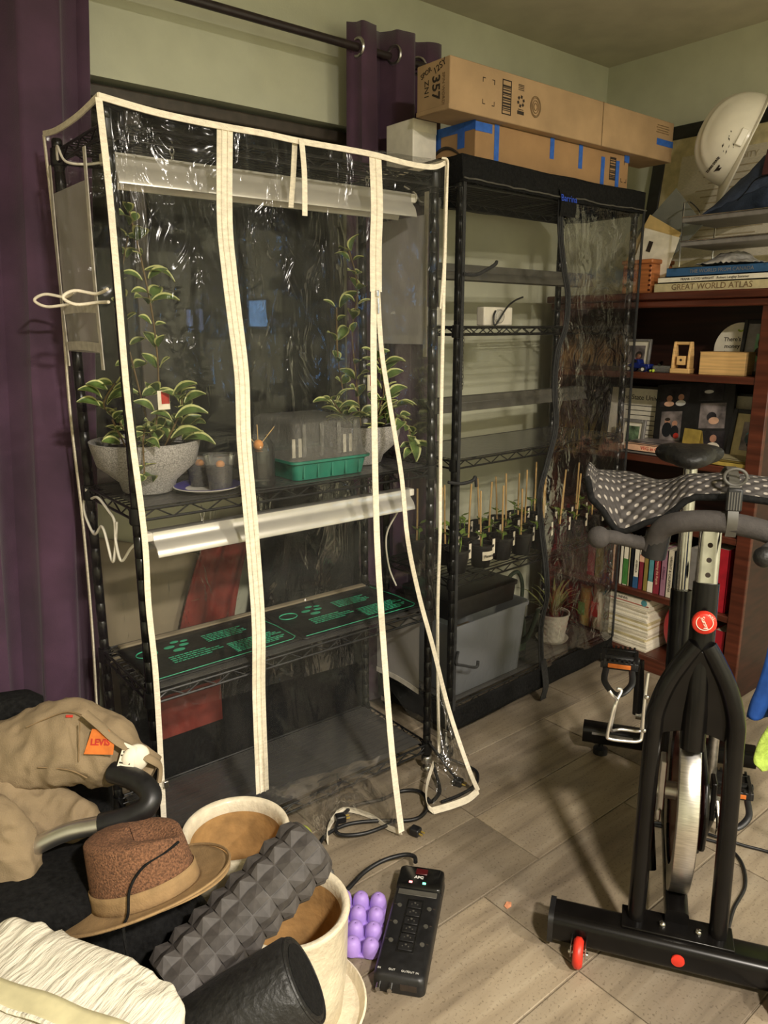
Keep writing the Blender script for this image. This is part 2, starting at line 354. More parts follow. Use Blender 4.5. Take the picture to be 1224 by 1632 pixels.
# tile courses: joints measured from the photograph
rows = [(-1.0, -.70, .2), (-.70, -.40, .45), (-.40, -.10, .05), (-.10, .21, .3), (.21, .515, .62), (.515, .815, .62), (.815, 1.108, .01), (1.108, 1.345, .227), (1.345, 1.588, .227), (1.588, 1.83, .45), (1.83, 2.10, .1), (2.10, 2.25, .3)]
tcache = {}
for (ya_, yb_, ph) in rows:
    x = ph-.615*4
    while x < RX1:
        a, b_ = max(x, RX0), min(x+.615, RX1)
        if b_-a > .03:
            key = (round(b_-a, 3), round(yb_-ya_, 3))
            if key not in tcache:
                w, d = key; g = .0018
                tcache[key] = MB().add([(-w/2+g, -d/2+g, -.008), (w/2-g, -d/2+g, -.008), (w/2-g, d/2-g, -.008), (-w/2+g, d/2-g, -.008), (-w/2+g, -d/2+g, -.0012), (w/2-g, -d/2+g, -.0012), (w/2-g, d/2-g, -.0012), (-w/2+g, d/2-g, -.0012), (-w/2+g*2, -d/2+g*2, 0), (w/2-g*2, -d/2+g*2, 0), (w/2-g*2, d/2-g*2, 0), (-w/2+g*2, d/2-g*2, 0)], [(0, 1, 5, 4), (1, 2, 6, 5), (2, 3, 7, 6), (3, 0, 4, 7), (4, 5, 9, 8), (5, 6, 10, 9), (6, 7, 11, 10), (7, 4, 8, 11), (8, 9, 10, 11)]).mesh('tile')
            if b_ > -.9 and yb_ > -.8:
                t = obj('tile', tcache[key], 'wood_look_tile', fl, loc=((a+b_)/2, (ya_+yb_)/2, 0))
        x += .615
struct('ceiling', MB().b2((RX0-.3, RY0-.3, RZ), (RX1+.3, RY1+.5, RZ+.15)), 'ceiling_paint')
# back wall with a window opening
WX0, WX1, WZ0, WZ1 = .25, 1.74, .93, 2.062
bw = MB()
bw.b2((RX0-.2, RY1, 0), (WX0, RY1+.16, RZ)).b2((WX1, RY1, 0), (RX1+.2, RY1+.16, RZ)).b2((WX0, RY1, 0), (WX1, RY1+.16, WZ0)).b2((WX0, RY1, WZ1), (WX1, RY1+.16, RZ))
struct('wall_back', bw, 'wall_paint')
struct('wall_right', MB().b2((RX1, RY0-.2, 0), (RX1+.15, RY1, RZ)), 'wall_paint')
struct('wall_left', MB().b2((RX0-.15, RY0-.2, 0), (RX0, RY1, RZ)), 'wall_paint')
struct('wall_front', MB().b2((RX0, RY0-.15, 0), (RX1, RY0, RZ)), 'wall_paint')
wn = bpy.data.objects.new('window_1', None); COL.objects.link(wn); wn['kind'] = 'structure'; wn['label'] = 'dark night window behind the clear covered rack'
wf = MB(); t_ = .05
wy = RY1+.085
wf.b2((WX0, wy, WZ0), (WX0+t_, wy+.05, WZ1)).b2((WX1-t_, wy, WZ0), (WX1, wy+.05, WZ1)).b2((WX0, wy, WZ0), (WX1, wy+.05, WZ0+t_)).b2((WX0, wy, WZ1-t_), (WX1, wy+.05, WZ1))
wf.b2((.98-t_/2, wy+.005, WZ0), (.98+t_/2, wy+.045, WZ1))
mat('window_frame', rgb(70, 62, 54), .5, var=.2, scale=30); mat('night', (.004, .004, .005, 1), .9)
obj('window_frame', wf, 'window_frame', wn, bevel=.004)
for i, (a, b_) in enumerate(((WX0+t_, .98-t_/2), (.98+t_/2, WX1-t_))):
    obj('pane', MB().b2((a, wy+.02, WZ0+t_), (b_, wy+.026, WZ1-t_)), 'window_glass', wn)
obj('sill', MB().b2((WX0-.03, RY1-.02, WZ0-.025), (WX1+.03, RY1+.09, WZ0)), 'window_frame', wn, bevel=.004)
# roller shade cassette under the lintel
ob = obj('shade_cassette', MB().b2((WX0+.01, RY1+.02, WZ1-.05), (WX1-.01, RY1+.08, WZ1-.012)), 'window_frame', wn, bevel=.006)
obj('night_backdrop', MB().b2((RX0, RY1+.9, 0), (RX1, RY1+.95, RZ)), 'night', wn)  # black sheet added outside the panes, standing for the dark of night
# recessed downlights the lamps sit in
for i, (lx, ly) in enumerate(((.32, -1.05), (1.85, -1.7))):
    t = thing('recessed_downlight', ['white recessed ceiling downlight nearer the window wall', 'white recessed ceiling downlight farther from the window wall'][i], 'ceiling light', (lx, ly, RZ), group='ceiling downlights')
    obj('trim_ring', MB().lathe([(.118, -.004), (.15, -.004), (.15, -.0005), (.118, -.0005), (.118, -.004)], 32, cap0=False, cap1=False), 'white_enamel', t, smooth=True)
# ------------------------------------------------------------------ curtains and rod
def curtain(name, label, x0, x1, z0, z1, yc, folds, amp, seed, taper, grommets, skew=0):
    root = thing(name, label, 'curtain', (0, 0, 0), group='purple grommet curtains')
    rnd = random.Random(seed); ph = [rnd.uniform(-.5, .5) for _ in range(12)]
    def f(u, v):
        z = z1+(z0-z1)*v
        w = (x1-x0)*(1-taper*v)
        x = x0+w*u+skew*v
        a = amp*(.75+.35*v)
        p = u*folds*2*pi+ph[0]+.5*sin(u*5+ph[1])
        y = yc+a-2*a*abs(sin(p/2))**.75+.15*a*sin(2.3*p+ph[2]+v*2)+.010*sin(v*3+u*9)
        x += .35*a*sin(2*p+ph[3])
        return (x, y, z)
    obj('panel', MB().grid(f, int(folds*14), 24), 'purple_curtain', root, smooth=True, solid=.003)
    for u in grommets:
        x, y, z = f(u, .0315)
        x2, y2, _ = f(u+.01, .0315); x1_, y1_, _ = f(u-.01, .0315)
        d = Vector((x2-x1_, y2-y1_, 0)).normalized(); nrm = Vector((d.y, -d.x, 0))
        ring = [Vector((x, y, z))+d*.026*cos(a)+Vector((0, 0, .026*sin(a)))+nrm*.002 for a in [2*pi*i/20 for i in range(20)]]
        obj('grommet', MB().tube(ring, .0055, 6, closed=True), 'galvanised', root, smooth=True)
    return root
curtain('curtain', 'long purple curtain hanging at the left edge of the window', -.25, .80, .015, 2.33, 2.125, 5.2, .046, 3, .17, [], 0)
curtain('curtain', 'purple grommet curtain bunched between the two covered racks', 1.62, 2.02, .015, 2.335, 2.125, 3.0, .038, 8, .05, [.06, .40, .72], 0)
rod = thing('curtain_rod', 'dark metal curtain rod above the window', 'curtain rod')
obj('pole', MB().cyl((-.3, 2.125, 2.262), (2.18, 2.125, 2.262), .0125, 14), 'rod_metal', rod, smooth=True)
for x in (-.28, 2.10):
    obj('bracket', MB().b2((x-.012, 2.125, 2.25), (x+.012, 2.25, 2.262)).b2((x-.02, 2.24, 2.22), (x+.02, 2.25, 2.30)), 'rod_metal', rod, bevel=.002)
obj('finial', MB().ball((2.20, 2.125, 2.262), .025), 'rod_metal', rod, smooth=True)
# ------------------------------------------------------------------ things behind the clear rack, against the wall
bt = MB().prism([(.70, .04), (1.06, .02), (1.09, .67), (.72, .80)], -.008, .008, lambda a, b, h: (a, 2.225-.0+h-.02*b, b))
tag(obj('leaning_board', bt, 'beige_board', bevel=.003), 'flat beige board leaning on the wall behind the clear rack', 'board')
def redf(u, v):
    z = .80-.79*v; c = 1.155-.16*v-.05*sin(v*3); w = .17+.05*v
    return (c+w*(u-.5), 2.165+.012*sin(u*14+v*3)-.02*v, z)
tag(obj('red_cloth', MB().grid(redf, 24, 20), 'red_cloth', smooth=True, solid=.006), 'dark red cloth hanging beside the beige board behind the rack', 'cloth')
def bagf(u, v):
    a = 2*pi*u; z = .88*v; k = (1-.16*v*v)
    x = 1.40+.225*k*(abs(cos(a))**.6)*(1 if cos(a) > 0 else -1)+.01*sin(z*20+a*3); y = 2.10+.055*k*(abs(sin(a))**.6)*(1 if sin(a) > 0 else -1)
    return (x, y, z+.004)
gb = MB().grid(bagf, 40, 20, cu=True); gb.f.append(tuple(i*21 for i in range(40))); gb.m.append(0); gb.f.append(tuple(i*21+20 for i in range(39, -1, -1))); gb.m.append(0)
sb = thing('storage_bag', 'slumped black fabric bag standing on the floor behind the rack', 'bag')
obj('body', gb, 'black_fabric', sb, smooth=True)
for s in (-1, 1): obj('handle', MB().tube(smoothpath([(1.30, 2.10+s*.03, .85), (1.32, 2.10+s*.04, .94), (1.46, 2.10+s*.04, .95), (1.50, 2.10+s*.03, .85)]), .008, 6), 'black_fabric', sb, smooth=True)
tk_ = thing('blanket_chest', 'low dark chest on the floor behind the bottom shelf of the rack', 'chest', (.93, 2.085, .001), 0)
obj('body', MB().box((0, 0, .19), (.42, .09, .38)), 'black_fabric', tk_, bevel=.012)
obj('lid', MB().box((0, 0, .395), (.43, .10, .03)), 'black_fabric', tk_, bevel=.010)
obj('side_patch', MB().box((-.03, -.0462, .25), (.22, .002, .14)), 'red_cloth', tk_, bevel=.0005)
# ------------------------------------------------------------------ wire shelving racks
WA, DA = .884, .327
RA = (0.629, 1.6354, 0); PA = -.0195
WB, DB = .951, .33
RB = (1.704, 1.71, 0); PB = .0312
def wire_shelf(parent, W, D, z, name='shelf'):
    m = MB(); r = .0028
    zt, zb = z-.002, z-.026
    for y in (-.004, D+.004):
        m.cyl((0, y, zt), (W, y, zt), .0034, 6); m.cyl((0, y, zb), (W, y, zb), .0034, 6)
        n = int(W/.042); pts = []
        for i in range(n+1): pts.append((W*i/n, y, zt if i % 2 else zb))
        m.tube(pts, .0022, 5)
    for x in (-.004, W+.004):
        m.cyl((x, 0, zt), (x, D, zt), .0034, 6); m.cyl((x, 0, zb), (x, D, zb), .0034, 6)
        n = int(D/.042); m.tube([(x, D*i/n, zt if i % 2 else zb) for i in range(n+1)], .0022, 5)
    k = 13
    for i in range(k): y = D*(i+.5)/k; m.cyl((0, y, zt+.002), (W, y, zt+.002), .0019, 5, caps=False)
    for i in range(4): x = W*(i+.5)/4; m.cyl((x, 0, zt-.003), (x, D, zt-.003), .003, 6, caps=False)
    s = obj(name, m, 'black_metal', parent, smooth=True)
    for (x, y) in ((0, 0), (W, 0), (0, D), (W, D)):
        obj('corner_collar', MB().lathe([(.0165, z-.034), (.0185, z-.03), (.0165, z+.004)], 14, (x, y, 0)), 'black_metal', s, smooth=True)
    return s
def rack_posts(parent, W, D, H, z0):
    for (x, y) in ((0, 0), (W, 0), (0, D), (W, D)):
        m = MB(); prof = [(.0126, z0)]; z = z0+.025
        while z < H-.01:
            prof += [(.0126, z), (.0116, z+.001), (.0116, z+.003), (.0126, z+.004)]; z += .0254*2
        prof += [(.0126, H), (.010, H+.004)]
        p = obj('post', m.lathe(prof, 12, (x, y, 0)), 'black_paint', parent, smooth=True)
ra = thing('wire_rack', 'black wire shelving rack inside the white-trimmed clear cover', 'shelving rack', RA, PA)
rack_posts(ra, WA, DA, 1.822, .05)
for z in (1.80, 1.0025, .552, .097): wire_shelf(ra, WA, DA, z)
for (x, y) in ((0, 0), (WA, 0), (0, DA), (WA, DA)):
    obj('levelling_foot', MB().lathe([(.014, .001), (.016, .006), (.012, .016), (.006, .018), (.006, .03), (.0175, .031), (.0175, .05), (.013, .054)], 16, (x, y, 0)), 'galvanised', ra, smooth=True)
rb = thing('wire_rack', 'black wire shelving rack inside the black-trimmed clear cover', 'shelving rack', RB, PB)
rack_posts(rb, WB, DB, 1.855, .07)
for z in (1.835, 1.403, .985, .585, .125): wire_shelf(rb, WB, DB, z)
for i, (x, y) in enumerate(((0, 0), (WB, 0), (0, DB), (WB, DB))):
    c = obj('caster', MB().lathe([(.012, .05), (.016, .055), (.016, .07), (.011, .075)], 12, (x, y, 0)).b2((x-.016, y-.02, .02), (x-.012, y+.012, .055)).b2((x+.012, y-.02, .02), (x+.016, y+.012, .055)), 'galvanised', rb, smooth=True)
    w = MB().lathe([(.006, -.010), (.024, -.010), (.026, -.006), (.026, .006), (.024, .010), (.006, .010)], 18, (x, y-.006, .0265), Matrix.Rotation(pi/2, 3, 'Y'))
    obj('wheel', w, 'black_plastic', c, smooth=True)
# clear liners lying on shelves
def liner(W, D, z, root, pos, rz, label, m='clear_plastic'):
    o = obj('shelf_liner', MB().box((W/2, D/2, 0), (W-.03, D-.02, .0012)), m)
    o.location = pos; o.rotation_euler = (0, 0, rz)
    return tag(o, label, 'shelf liner', 'clear shelf liners')
def inA(x, y, z): c, s = cos(PA), sin(PA); return (RA[0]+x*c-y*s, RA[1]+x*s+y*c, z)
def inB(x, y, z): c, s = cos(PB), sin(PB); return (RB[0]+x*c-y*s, RB[1]+x*s+y*c, z)
film('liner_plastic', gloss=.3, rough=.2, haze=.17, hcol=(.36, .35, .33, 1), tint=(.9, .9, .9, 1), bump=.1, scale=20, crease=.05)
liner(WA, DA, 0, None, inA(0, 0, 1.0038), PA, 'clear plastic liner under the two grey planters', 'liner_plastic')
liner(WA, DA, 0, None, inA(0, 0, .0983), PA, 'clear plastic liner on the empty bottom shelf of the white-trimmed rack', 'liner_plastic')
liner(WA, DA, 0, None, inA(0, 0, .5533), PA, 'clear plastic liner under the two seedling heat mats', 'liner_plastic')
liner(WB, DB, 0, None, inB(0, 0, .9863), PB, 'clear plastic liner on the empty shelf above the seedling pots', 'liner_plastic')
liner(WB, DB, 0, None, inB(0, 0, .1263), PB, 'clear plastic liner under the storage bin and spider plant', 'liner_plastic')
# ------------------------------------------------------------------ grow-light fixtures
def grow_light(label, root, rz, x0, x1, y, z, m, h=.07, w=.085, hang=.05, cord=True):
    c_, s_ = cos(rz), sin(rz)
    t = thing('grow_light', label, 'light fixture', (root[0]+x0*c_-y*s_, root[1]+x0*s_+y*c_, z), rz, 'hanging grow lights')
    Ln = x1-x0
    prof = [(-.016, h), (.016, h), (.018, h*.66), (w*.28, h*.56), (w*.42, h*.36), (w*.5, h*.08), (w*.5, 0), (w*.46, 0), (w*.36, h*.34), (w*.2, h*.46), (-w*.2, h*.46), (-w*.36, h*.34), (-w*.46, 0), (-w*.5, 0), (-w*.5, h*.08), (-w*.42, h*.36), (-w*.28, h*.56), (-.018, h*.66)]
    obj('reflector', MB().prism(prof, 0, Ln, lambda a, b, hh: (hh, a, b)), m, t, bevel=.001, seg=1)
    obj('lamp_tube', MB().cyl((.02, 0, h*.3), (Ln-.02, 0, h*.3), .008, 10), 'white_plastic' if m == 'reflector_metal' else 'smoke_grey', t, smooth=True)
    for x in (-.008, Ln+.008):
        obj('end_cap', MB().box((x, 0, h*.80), (.018, .036, h*.36)), 'white_plastic' if m == 'reflector_metal' else 'black_plastic', t, bevel=.003)
    for x in (Ln*.17, Ln*.83):
        mm = MB()
        for k in range(3): 
            ring = [(x+(.005*cos(a) if k % 2 else 0), (0 if k % 2 else .005*cos(a)), h+.008+k*.013+.0085*sin(a)) for a in [2*pi*i/10 for i in range(10)]]
            mm.tube(ring, .0012, 5, closed=True)
        ho = obj('hanging_chain', mm, 'galvanised', t, smooth=True)
    return t
g1 = grow_light('white grow-light fixture under the top shelf of the white-trimmed rack', RA, PA, .035, .865, .09, 1.696, 'reflector_metal', .066)
g2 = grow_light('white grow-light fixture hanging below the planter shelf', RA, PA, .055, .855, .075, .870, 'reflector_metal', .058)
g3 = grow_light('dark grow-light bar near the top of the black-trimmed rack', RB, PB, .03, .92, .17, 1.553, 'smoke_grey', .05, .06)
g4 = grow_light('dark grow-light bar above the empty lined shelf', RB, PB, .03, .92, .17, 1.118, 'smoke_grey', .05, .06)
# cords belonging to the white fixtures
def cord(name, pts, r, m, parent, n=7): return obj(name, MB().tube(smoothpath(pts, 7), r, n), m, parent, smooth=True)
L1 = .83; L2 = .80
cord('power_cord', [(L1+.015, 0, .05), (L1+.03, .0, .05), (L1+.038, .01, .07), (L1+.03, .05, .095)], .0028, 'white_plastic', g1)
cord('power_cord', [(-.015, 0, .045), (-.05, .02, .04), (-.075, .06, .05), (-.07, .12, .09), (-.06, .16, .07)], .0028, 'white_plastic', g1)
cord('power_cord', [(-.015, 0, .045), (-.04, .02, .02), (-.06, .04, -.015), (-.066, .05, .03), (-.062, .06, .08), (-.064, .09, .10), (-.064, .16, .12), (-.064, .21, .11)], .0034, 'white_plastic', g2)
cord('power_cord', [(-.06, .05, .08), (-.068, .06, .0), (-.07, .08, -.02), (-.066, .14, .05), (-.07, .2, .02), (-.068, .27, .07), (-.066, .24, .13)], .0034, 'white_plastic', g2)
cord('power_cord', [(L2+.015, 0, .045), (L2-.02, .02, -.02), (L2-.03, .06, -.10), (L2-.02, .06, -.2), (L2+.01, .06, -.27)], .0028, 'white_plastic', g2)
def chain(label, p0, p1, n, m, link=.010, r=.0011, sag=0, name='hanging_chain'):
    """a loose chain, real links"""
    a, b = Vector(p0), Vector(p1); mm = MB()
    t = (b-a).normalized(); e1 = t.cross(Vector((.3, 1, .2))).normalized(); e2 = t.cross(e1)
    for k in range(n):
        c = a.lerp(b, (k+.5)/n); e = e1 if k % 2 else e2
        mm.tube([c+t*link*cos(q)*.8+e*link*.38*sin(q) for q in [2*pi*i/8 for i in range(8)]], r, 4, closed=True)
    return tag(obj(name, mm, m, smooth=True), label, 'chain', 'loose hanging chains')
chain('dark chain hanging in front of the right grey planter', inA(.70, .055, 1.52), inA(.745, .06, 1.335), 16, 'black_metal', .010)
chain('dark chain hanging in the middle of the black-trimmed rack', inB(.125, .09, 1.40), inB(.125, .09, 1.20), 17, 'galvanised', .009)
# ------------------------------------------------------------------ white-trimmed clear cover
def resample(path, n):
    P = [Vector(p) for p in path]; d = [0]
    for i in range(1, len(P)): d.append(d[-1]+(P[i]-P[i-1]).length)
    out = []
    for k in range(n+1):
        t = d[-1]*k/n; i = 1
        while i < len(d)-1 and d[i] < t: i += 1
        q = (t-d[i-1])/max(1e-9, d[i]-d[i-1]); out.append(P[i-1].lerp(P[i], q))
    return out
def sheet(pa, pb, nu, nv, amp, axis, seed, edge=.12):
    """a film spanned between two polylines, rippled along `axis`"""
    A_, B_ = resample(smoothpath(pa), nv), resample(smoothpath(pb), nv); ax = Vector(axis)
    def f(u, v):
        j = int(round(v*nv)); p = A_[j].lerp(B_[j], u)
        e = min(1, min(u, 1-u)/edge)*min(1, .35+v*1.2)
        w = nz(p.x*5+seed, p.y*5+p.z*2.2, seed)*1.0+.6*nz(p.x*14+p.z*4, p.z*7-p.x*5+p.y*9, seed+5)+.25*nz(p.x*33, p.z*26+p.y*20, seed+9)
        return p+ax*(w*amp*e)
    return MB().grid(f, nu, nv)
def ribbon(path, wdir, width, thick, k=5):
    P = smoothpath(path, k); w = Vector(wdir).normalized()*width/2; m = MB(); n = len(P); vs = []
    for i, p in enumerate(P):
        t = (P[min(i+1, n-1)]-P[max(i-1, 0)]).normalized(); nn = t.cross(w).normalized()*thick/2
        vs += [p-w-nn, p+w-nn, p+w+nn, p-w+nn]
    fs = []
    for i in range(n-1):
        a, b = i*4, i*4+4
        for j in range(4): fs.append((a+j, a+(j+1) % 4, b+(j+1) % 4, b+j))
    fs += [(3, 2, 1, 0), tuple((n-1)*4+j for j in range(4))]
    return m.add(vs, fs)
cv = thing('rack_cover', 'clear plastic greenhouse cover with white zips and bindings over a wire rack', 'cover', RA, PA)
X0, X1, Y0, Y1, ZT = -.020, WA+.020, -.024, DA+.022, 1.836
zip1 = [(.251, Y0, 1.826), (.24, Y0, 1.633), (.245, Y0, 1.527), (.253, Y0, 1.431), (.265, Y0, 1.288), (.263, Y0, 1.141), (.27, Y0, .986), (.277, Y0, .824), (.281, Y0, .655), (.274, Y0, .483), (.264, -.04, .35), (.258, -.05, .205)]
z2t = [(.663, Y0, 1.814), (.668, Y0, 1.70), (.664, Y0, 1.60), (.664, Y0, 1.49)]
z2l = [(.658, Y0, 1.50), (.655, Y0, 1.35), (.653, -.03, 1.106), (.645, -.045, .93), (.633, -.07, .765), (.623, -.11, .503), (.602, -.17, .247), (.596, -.22, .026)]
z2r = [(.670, Y0, 1.49), (.681, -.026, 1.338), (.706, -.032, 1.188), (.736, -.045, .995), (.747, -.06, .815), (.775, -.08, .645), (.804, -.11, .491), (.835, -.15, .296), (.88, -.19, .11), (.909, -.21, .022)]
topf = [(X0, Y0, 1.838), (.099, Y0, 1.826), (.232, Y0, 1.822), (.347, Y0, 1.822), (.439, Y0, 1.819), (.639, Y0, 1.818), (.772, Y0, 1.810), (.859, Y0, 1.813), (X1, Y0, 1.832)]
left_edge = [(X0, Y0, 1.835), (-.014, Y0, 1.672), (-.012, Y0, 1.491), (-.010, Y0, 1.232), (.003, Y0, .951), (.0, Y0, .787), (.004, Y0, .63), (.002, Y0, .468), (-.004, Y0, .215)]
right_edge = [(X1, Y0, 1.832), (X1-.004, Y0, 1.5), (X1-.006, Y0, 1.1), (X1-.002, Y0, .8), (X1-.006, Y0, .5), (X1, Y0-.01, .07)]
rear_left = [(X0, Y1, 1.836), (X0+.004, Y1, 1.5), (X0-.002, Y1, 1.2), (X0+.003, Y1, .9), (X0, Y1, .6), (X0-.01, Y1+.005, .3)]
rear_right = [(X1, Y1, 1.836), (X1, Y1, 1.2), (X1, Y1, .7), (X1, Y1, .25)]
obj('front_panel', sheet(left_edge, zip1, 14, 70, .016, (0, 1, 0), 1.3), 'vinyl', cv, smooth=True)
obj('door_panel', sheet(zip1, z2t[:-1]+z2l, 22, 70, .022, (0, 1, 0), 4.1), 'vinyl', cv, smooth=True)
obj('open_flap', sheet(z2t[:-1]+z2r, right_edge, 16, 70, .016, (0, 1, 0), 8.2), 'vinyl', cv, smooth=True)
obj('left_panel', sheet(left_edge, rear_left, 16, 60, .014, (1, 0, 0), 12.4), 'vinyl_side', cv, smooth=True)
obj('right_panel', sheet(right_edge, rear_right, 14, 60, .012, (1, 0, 0), 15.4), 'vinyl_side', cv, smooth=True)
obj('back_panel', sheet(rear_left, rear_right, 30, 60, .016, (0, 1, 0), 18.7), 'vinyl', cv, smooth=True)
obj('top_panel', MB().grid(lambda u, v: (X0+(X1-X0)*u, Y0+(Y1-Y0)*v, 1.828+.008*(abs(2*u-1)**3)+.004*nz(u*7, v*4, 3)), 30, 10), 'vinyl', cv, smooth=True)
# zip tapes: a doubled white tape with its coil
zt = obj('zipper_tape', ribbon(zip1, (1, 0, 0), .038, .0014), 'white_tape', cv, smooth=True)
for dx in (-.007, .007): obj('zipper_coil', MB().tube([p+Vector((dx, -.0022, 0)) for p in smoothpath(zip1)], .0016, 6), 'white_tape', zt, smooth=True)
zt2 = obj('zipper_tape', ribbon(z2t, (1, 0, 0), .038, .0014), 'white_tape', cv, smooth=True)
obj('zipper_coil', MB().tube([p+Vector((0, -.0022, 0)) for p in smoothpath(z2t)], .0018, 6), 'white_tape', zt2, smooth=True)
obj('zipper_pull', MB().box((.664, Y0-.006, 1.486), (.008, .006, .016)).box((.666, Y0-.008, 1.455), (.005, .002, .04)), 'galvanised', zt2, bevel=.001)
obj('open_zipper_tape', ribbon(z2l, (1, 0, 0), .020, .0014), 'white_tape', cv, smooth=True)
obj('open_zipper_tape', ribbon(z2r, (1, .15, 0), .017, .0014), 'white_tape', cv, smooth=True)
hem = [(.909, -.21, .022), (.86, -.215, .016), (.80, -.205, .014), (.741, -.19, .014)]
obj('hem', ribbon(hem, (0, .6, 1), .02, .0014), 'white_tape', cv, smooth=True)
obj('hem', ribbon([(.741, -.19, .014), (.735, -.17, .03), (.78, -.12, .05), (.86, -.06, .06)], (0, .3, 1), .018, .0014), 'white_tape', cv, smooth=True)
obj('hem', ribbon([(.596, -.22, .026), (.59, -.16, .012), (.584, -.091, .012), (.54, -.02, .012), (.47, -.05, .010), (.42, -.11, .012)], (0, .4, 1), .016, .0014), 'white_tape', cv, smooth=True)
def hemfilm(u, v):
    a = smoothpath([(.909, -.21, .022), (.80, -.205, .014), (.741, -.19, .014)], 8); i = int(round(u*(len(a)-1)))
    p = Vector(a[i]).lerp(Vector((.895, -.03, .30)), v); return p+Vector((0, -.012*sin(v*pi)*sin(u*9), 0))
obj('open_flap', MB().grid(hemfilm, 16, 12), 'vinyl', cv, smooth=True)
def hemfilm2(u, v):
    a = smoothpath([(.596, -.22, .026), (.584, -.091, .012), (.54, -.02, .012), (.47, -.05, .010), (.42, -.11, .012)], 5); i = int(round(u*(len(a)-1)))
    b = Vector((.60, -.17, .25)).lerp(Vector((.26, -.05, .21)), u)
    p = Vector(a[i]).lerp(b, v); return p+Vector((0, .012*nz(u*9, v*6, 2), .01*nz(u*7+3, v*9, 4)))
obj('door_panel', MB().grid(hemfilm2, 20, 14), 'vinyl', cv, smooth=True)
# rumpled foot of the left front panel
obj('front_panel', sheet([(-.004, Y0, .215), (-.002, Y0-.01, .10)], [(.258, -.05, .215), (.27, -.06, .11)], 14, 8, .02, (0, 1, 0), 31), 'vinyl', cv, smooth=True)
for nm, p, wd, w in (('binding', topf, (0, 0, 1), .013), ('binding', left_edge, (1, -.2, 0), .013), ('binding', [(X0, Y0, 1.838), (X0, .1, 1.828), (X0, .25, 1.828), (X0, Y1, 1.838)], (0, 0, 1), .012),
                 ('binding', right_edge[:4], (1, 0, 0), .011), ('binding', right_edge[3:], (1, 0, 0), .010), ('binding', rear_left, (0, 1, 0), .010), ('binding', rear_right, (0, 1, 0), .010), ('binding', [(X1, Y0, 1.832), (X1, .15, 1.83), (X1, Y1, 1.836)], (0, 0, 1), .012)):
    obj(nm, ribbon([(q[0], q[1]-(.003 if q[1] < 0 else -.003), q[2]) for q in p], wd, w, .004), 'white_tape', cv, smooth=True)
for pts in ([(.441, Y0-.008, 1.822), (.443, Y0-.014, 1.75), (.439, Y0-.018, 1.655)], [(.432, Y0+.006, 1.82), (.428, Y0+.01, 1.75), (.420, Y0+.012, 1.675)]):
    obj('tie_strap', ribbon(pts, (1, 0, 0), .014, .0014), 'white_tape', cv, smooth=True)
obj('tie_strap', MB().tube(smoothpath([(X1-.02, Y0-.004, 1.838), (X1-.006, Y0-.012, 1.832), (X1-.006, Y0-.012, 1.79), (X1-.008, Y0-.010, 1.72), (X1-.012, Y0-.012, 1.60), (X1-.022, Y0-.01, 1.45)]), .0032, 7), 'white_tape', cv, smooth=True)
for yy in (.02, .24):
    obj('tie_strap', MB().tube(smoothpath([(X0-.004, yy-.02, 1.478), (X0-.012, yy+.03, 1.470), (X0-.05, yy+.05, 1.476), (X0-.075, yy+.05, 1.462), (X0-.05, yy+.05, 1.448), (X0-.012, yy+.03, 1.452), (X0-.004, yy-.02, 1.452)]), .0035, 7), 'white_tape', cv, smooth=True)
# mesh vents on the two ends, with their bound edges
for sx, xx, y0, y1, z0, z1 in ((-1, X0-.006, .055, .30, 1.345, 1.70), (1, X1-.010, .045, .262, 1.352, 1.705)):
    vm = obj('mesh_vent', MB().grid(lambda u, v: (xx+sx*.004*nz(u*4, v*6, 7+sx), y0+(y1-y0)*u, z0+(z1-z0)*v), 14, 20), 'vent_mesh', cv, smooth=True)
    for yy in (y0, y1):
        obj('vent_binding', ribbon([(xx+sx*.003, yy, z1+.06), (xx+sx*.004, yy+.004, (z0+z1)/2), (xx+sx*.003, yy, z0-.035)], (0, 1, 0), .016, .002), 'vent_binding', vm, smooth=True) if 'vent_binding' in M else obj('vent_binding', ribbon([(xx+sx*.003, yy, z1+.06), (xx+sx*.004, yy+.004, (z0+z1)/2), (xx+sx*.003, yy, z0-.035)], (0, 1, 0), .016, .002), mat('vent_binding', rgb(196, 190, 178), .8, var=.1, scale=60), vm, smooth=True)
    for zz in (z0+.012, z0+.095):
        obj('vent_binding', ribbon([(xx+sx*.003, y0, zz), (xx+sx*.003, (y0+y1)/2, zz+.003), (xx+sx*.003, y1, zz)], (0, 0, 1), .02, .0015), 'vent_binding', vm, smooth=True)
# small white vent flap low on the right end
obj('mesh_vent', MB().grid(lambda u, v: (X1-.012, .05+.22*u, .265+.27*v), 8, 8), 'vent_mesh', cv, smooth=True)
obj('vent_binding', ribbon([(X1-.014, .05, .255), (X1-.014, .16, .262), (X1-.014, .27, .255)], (0, 0, 1), .018, .0015), 'vent_binding', cv, smooth=True)
for (x, y, z) in ((.03, Y0-.012, .325),):
    obj('clip', MB().box((x-.025, y, z), (.012, .010, .018)), 'galvanised', cv, bevel=.002)
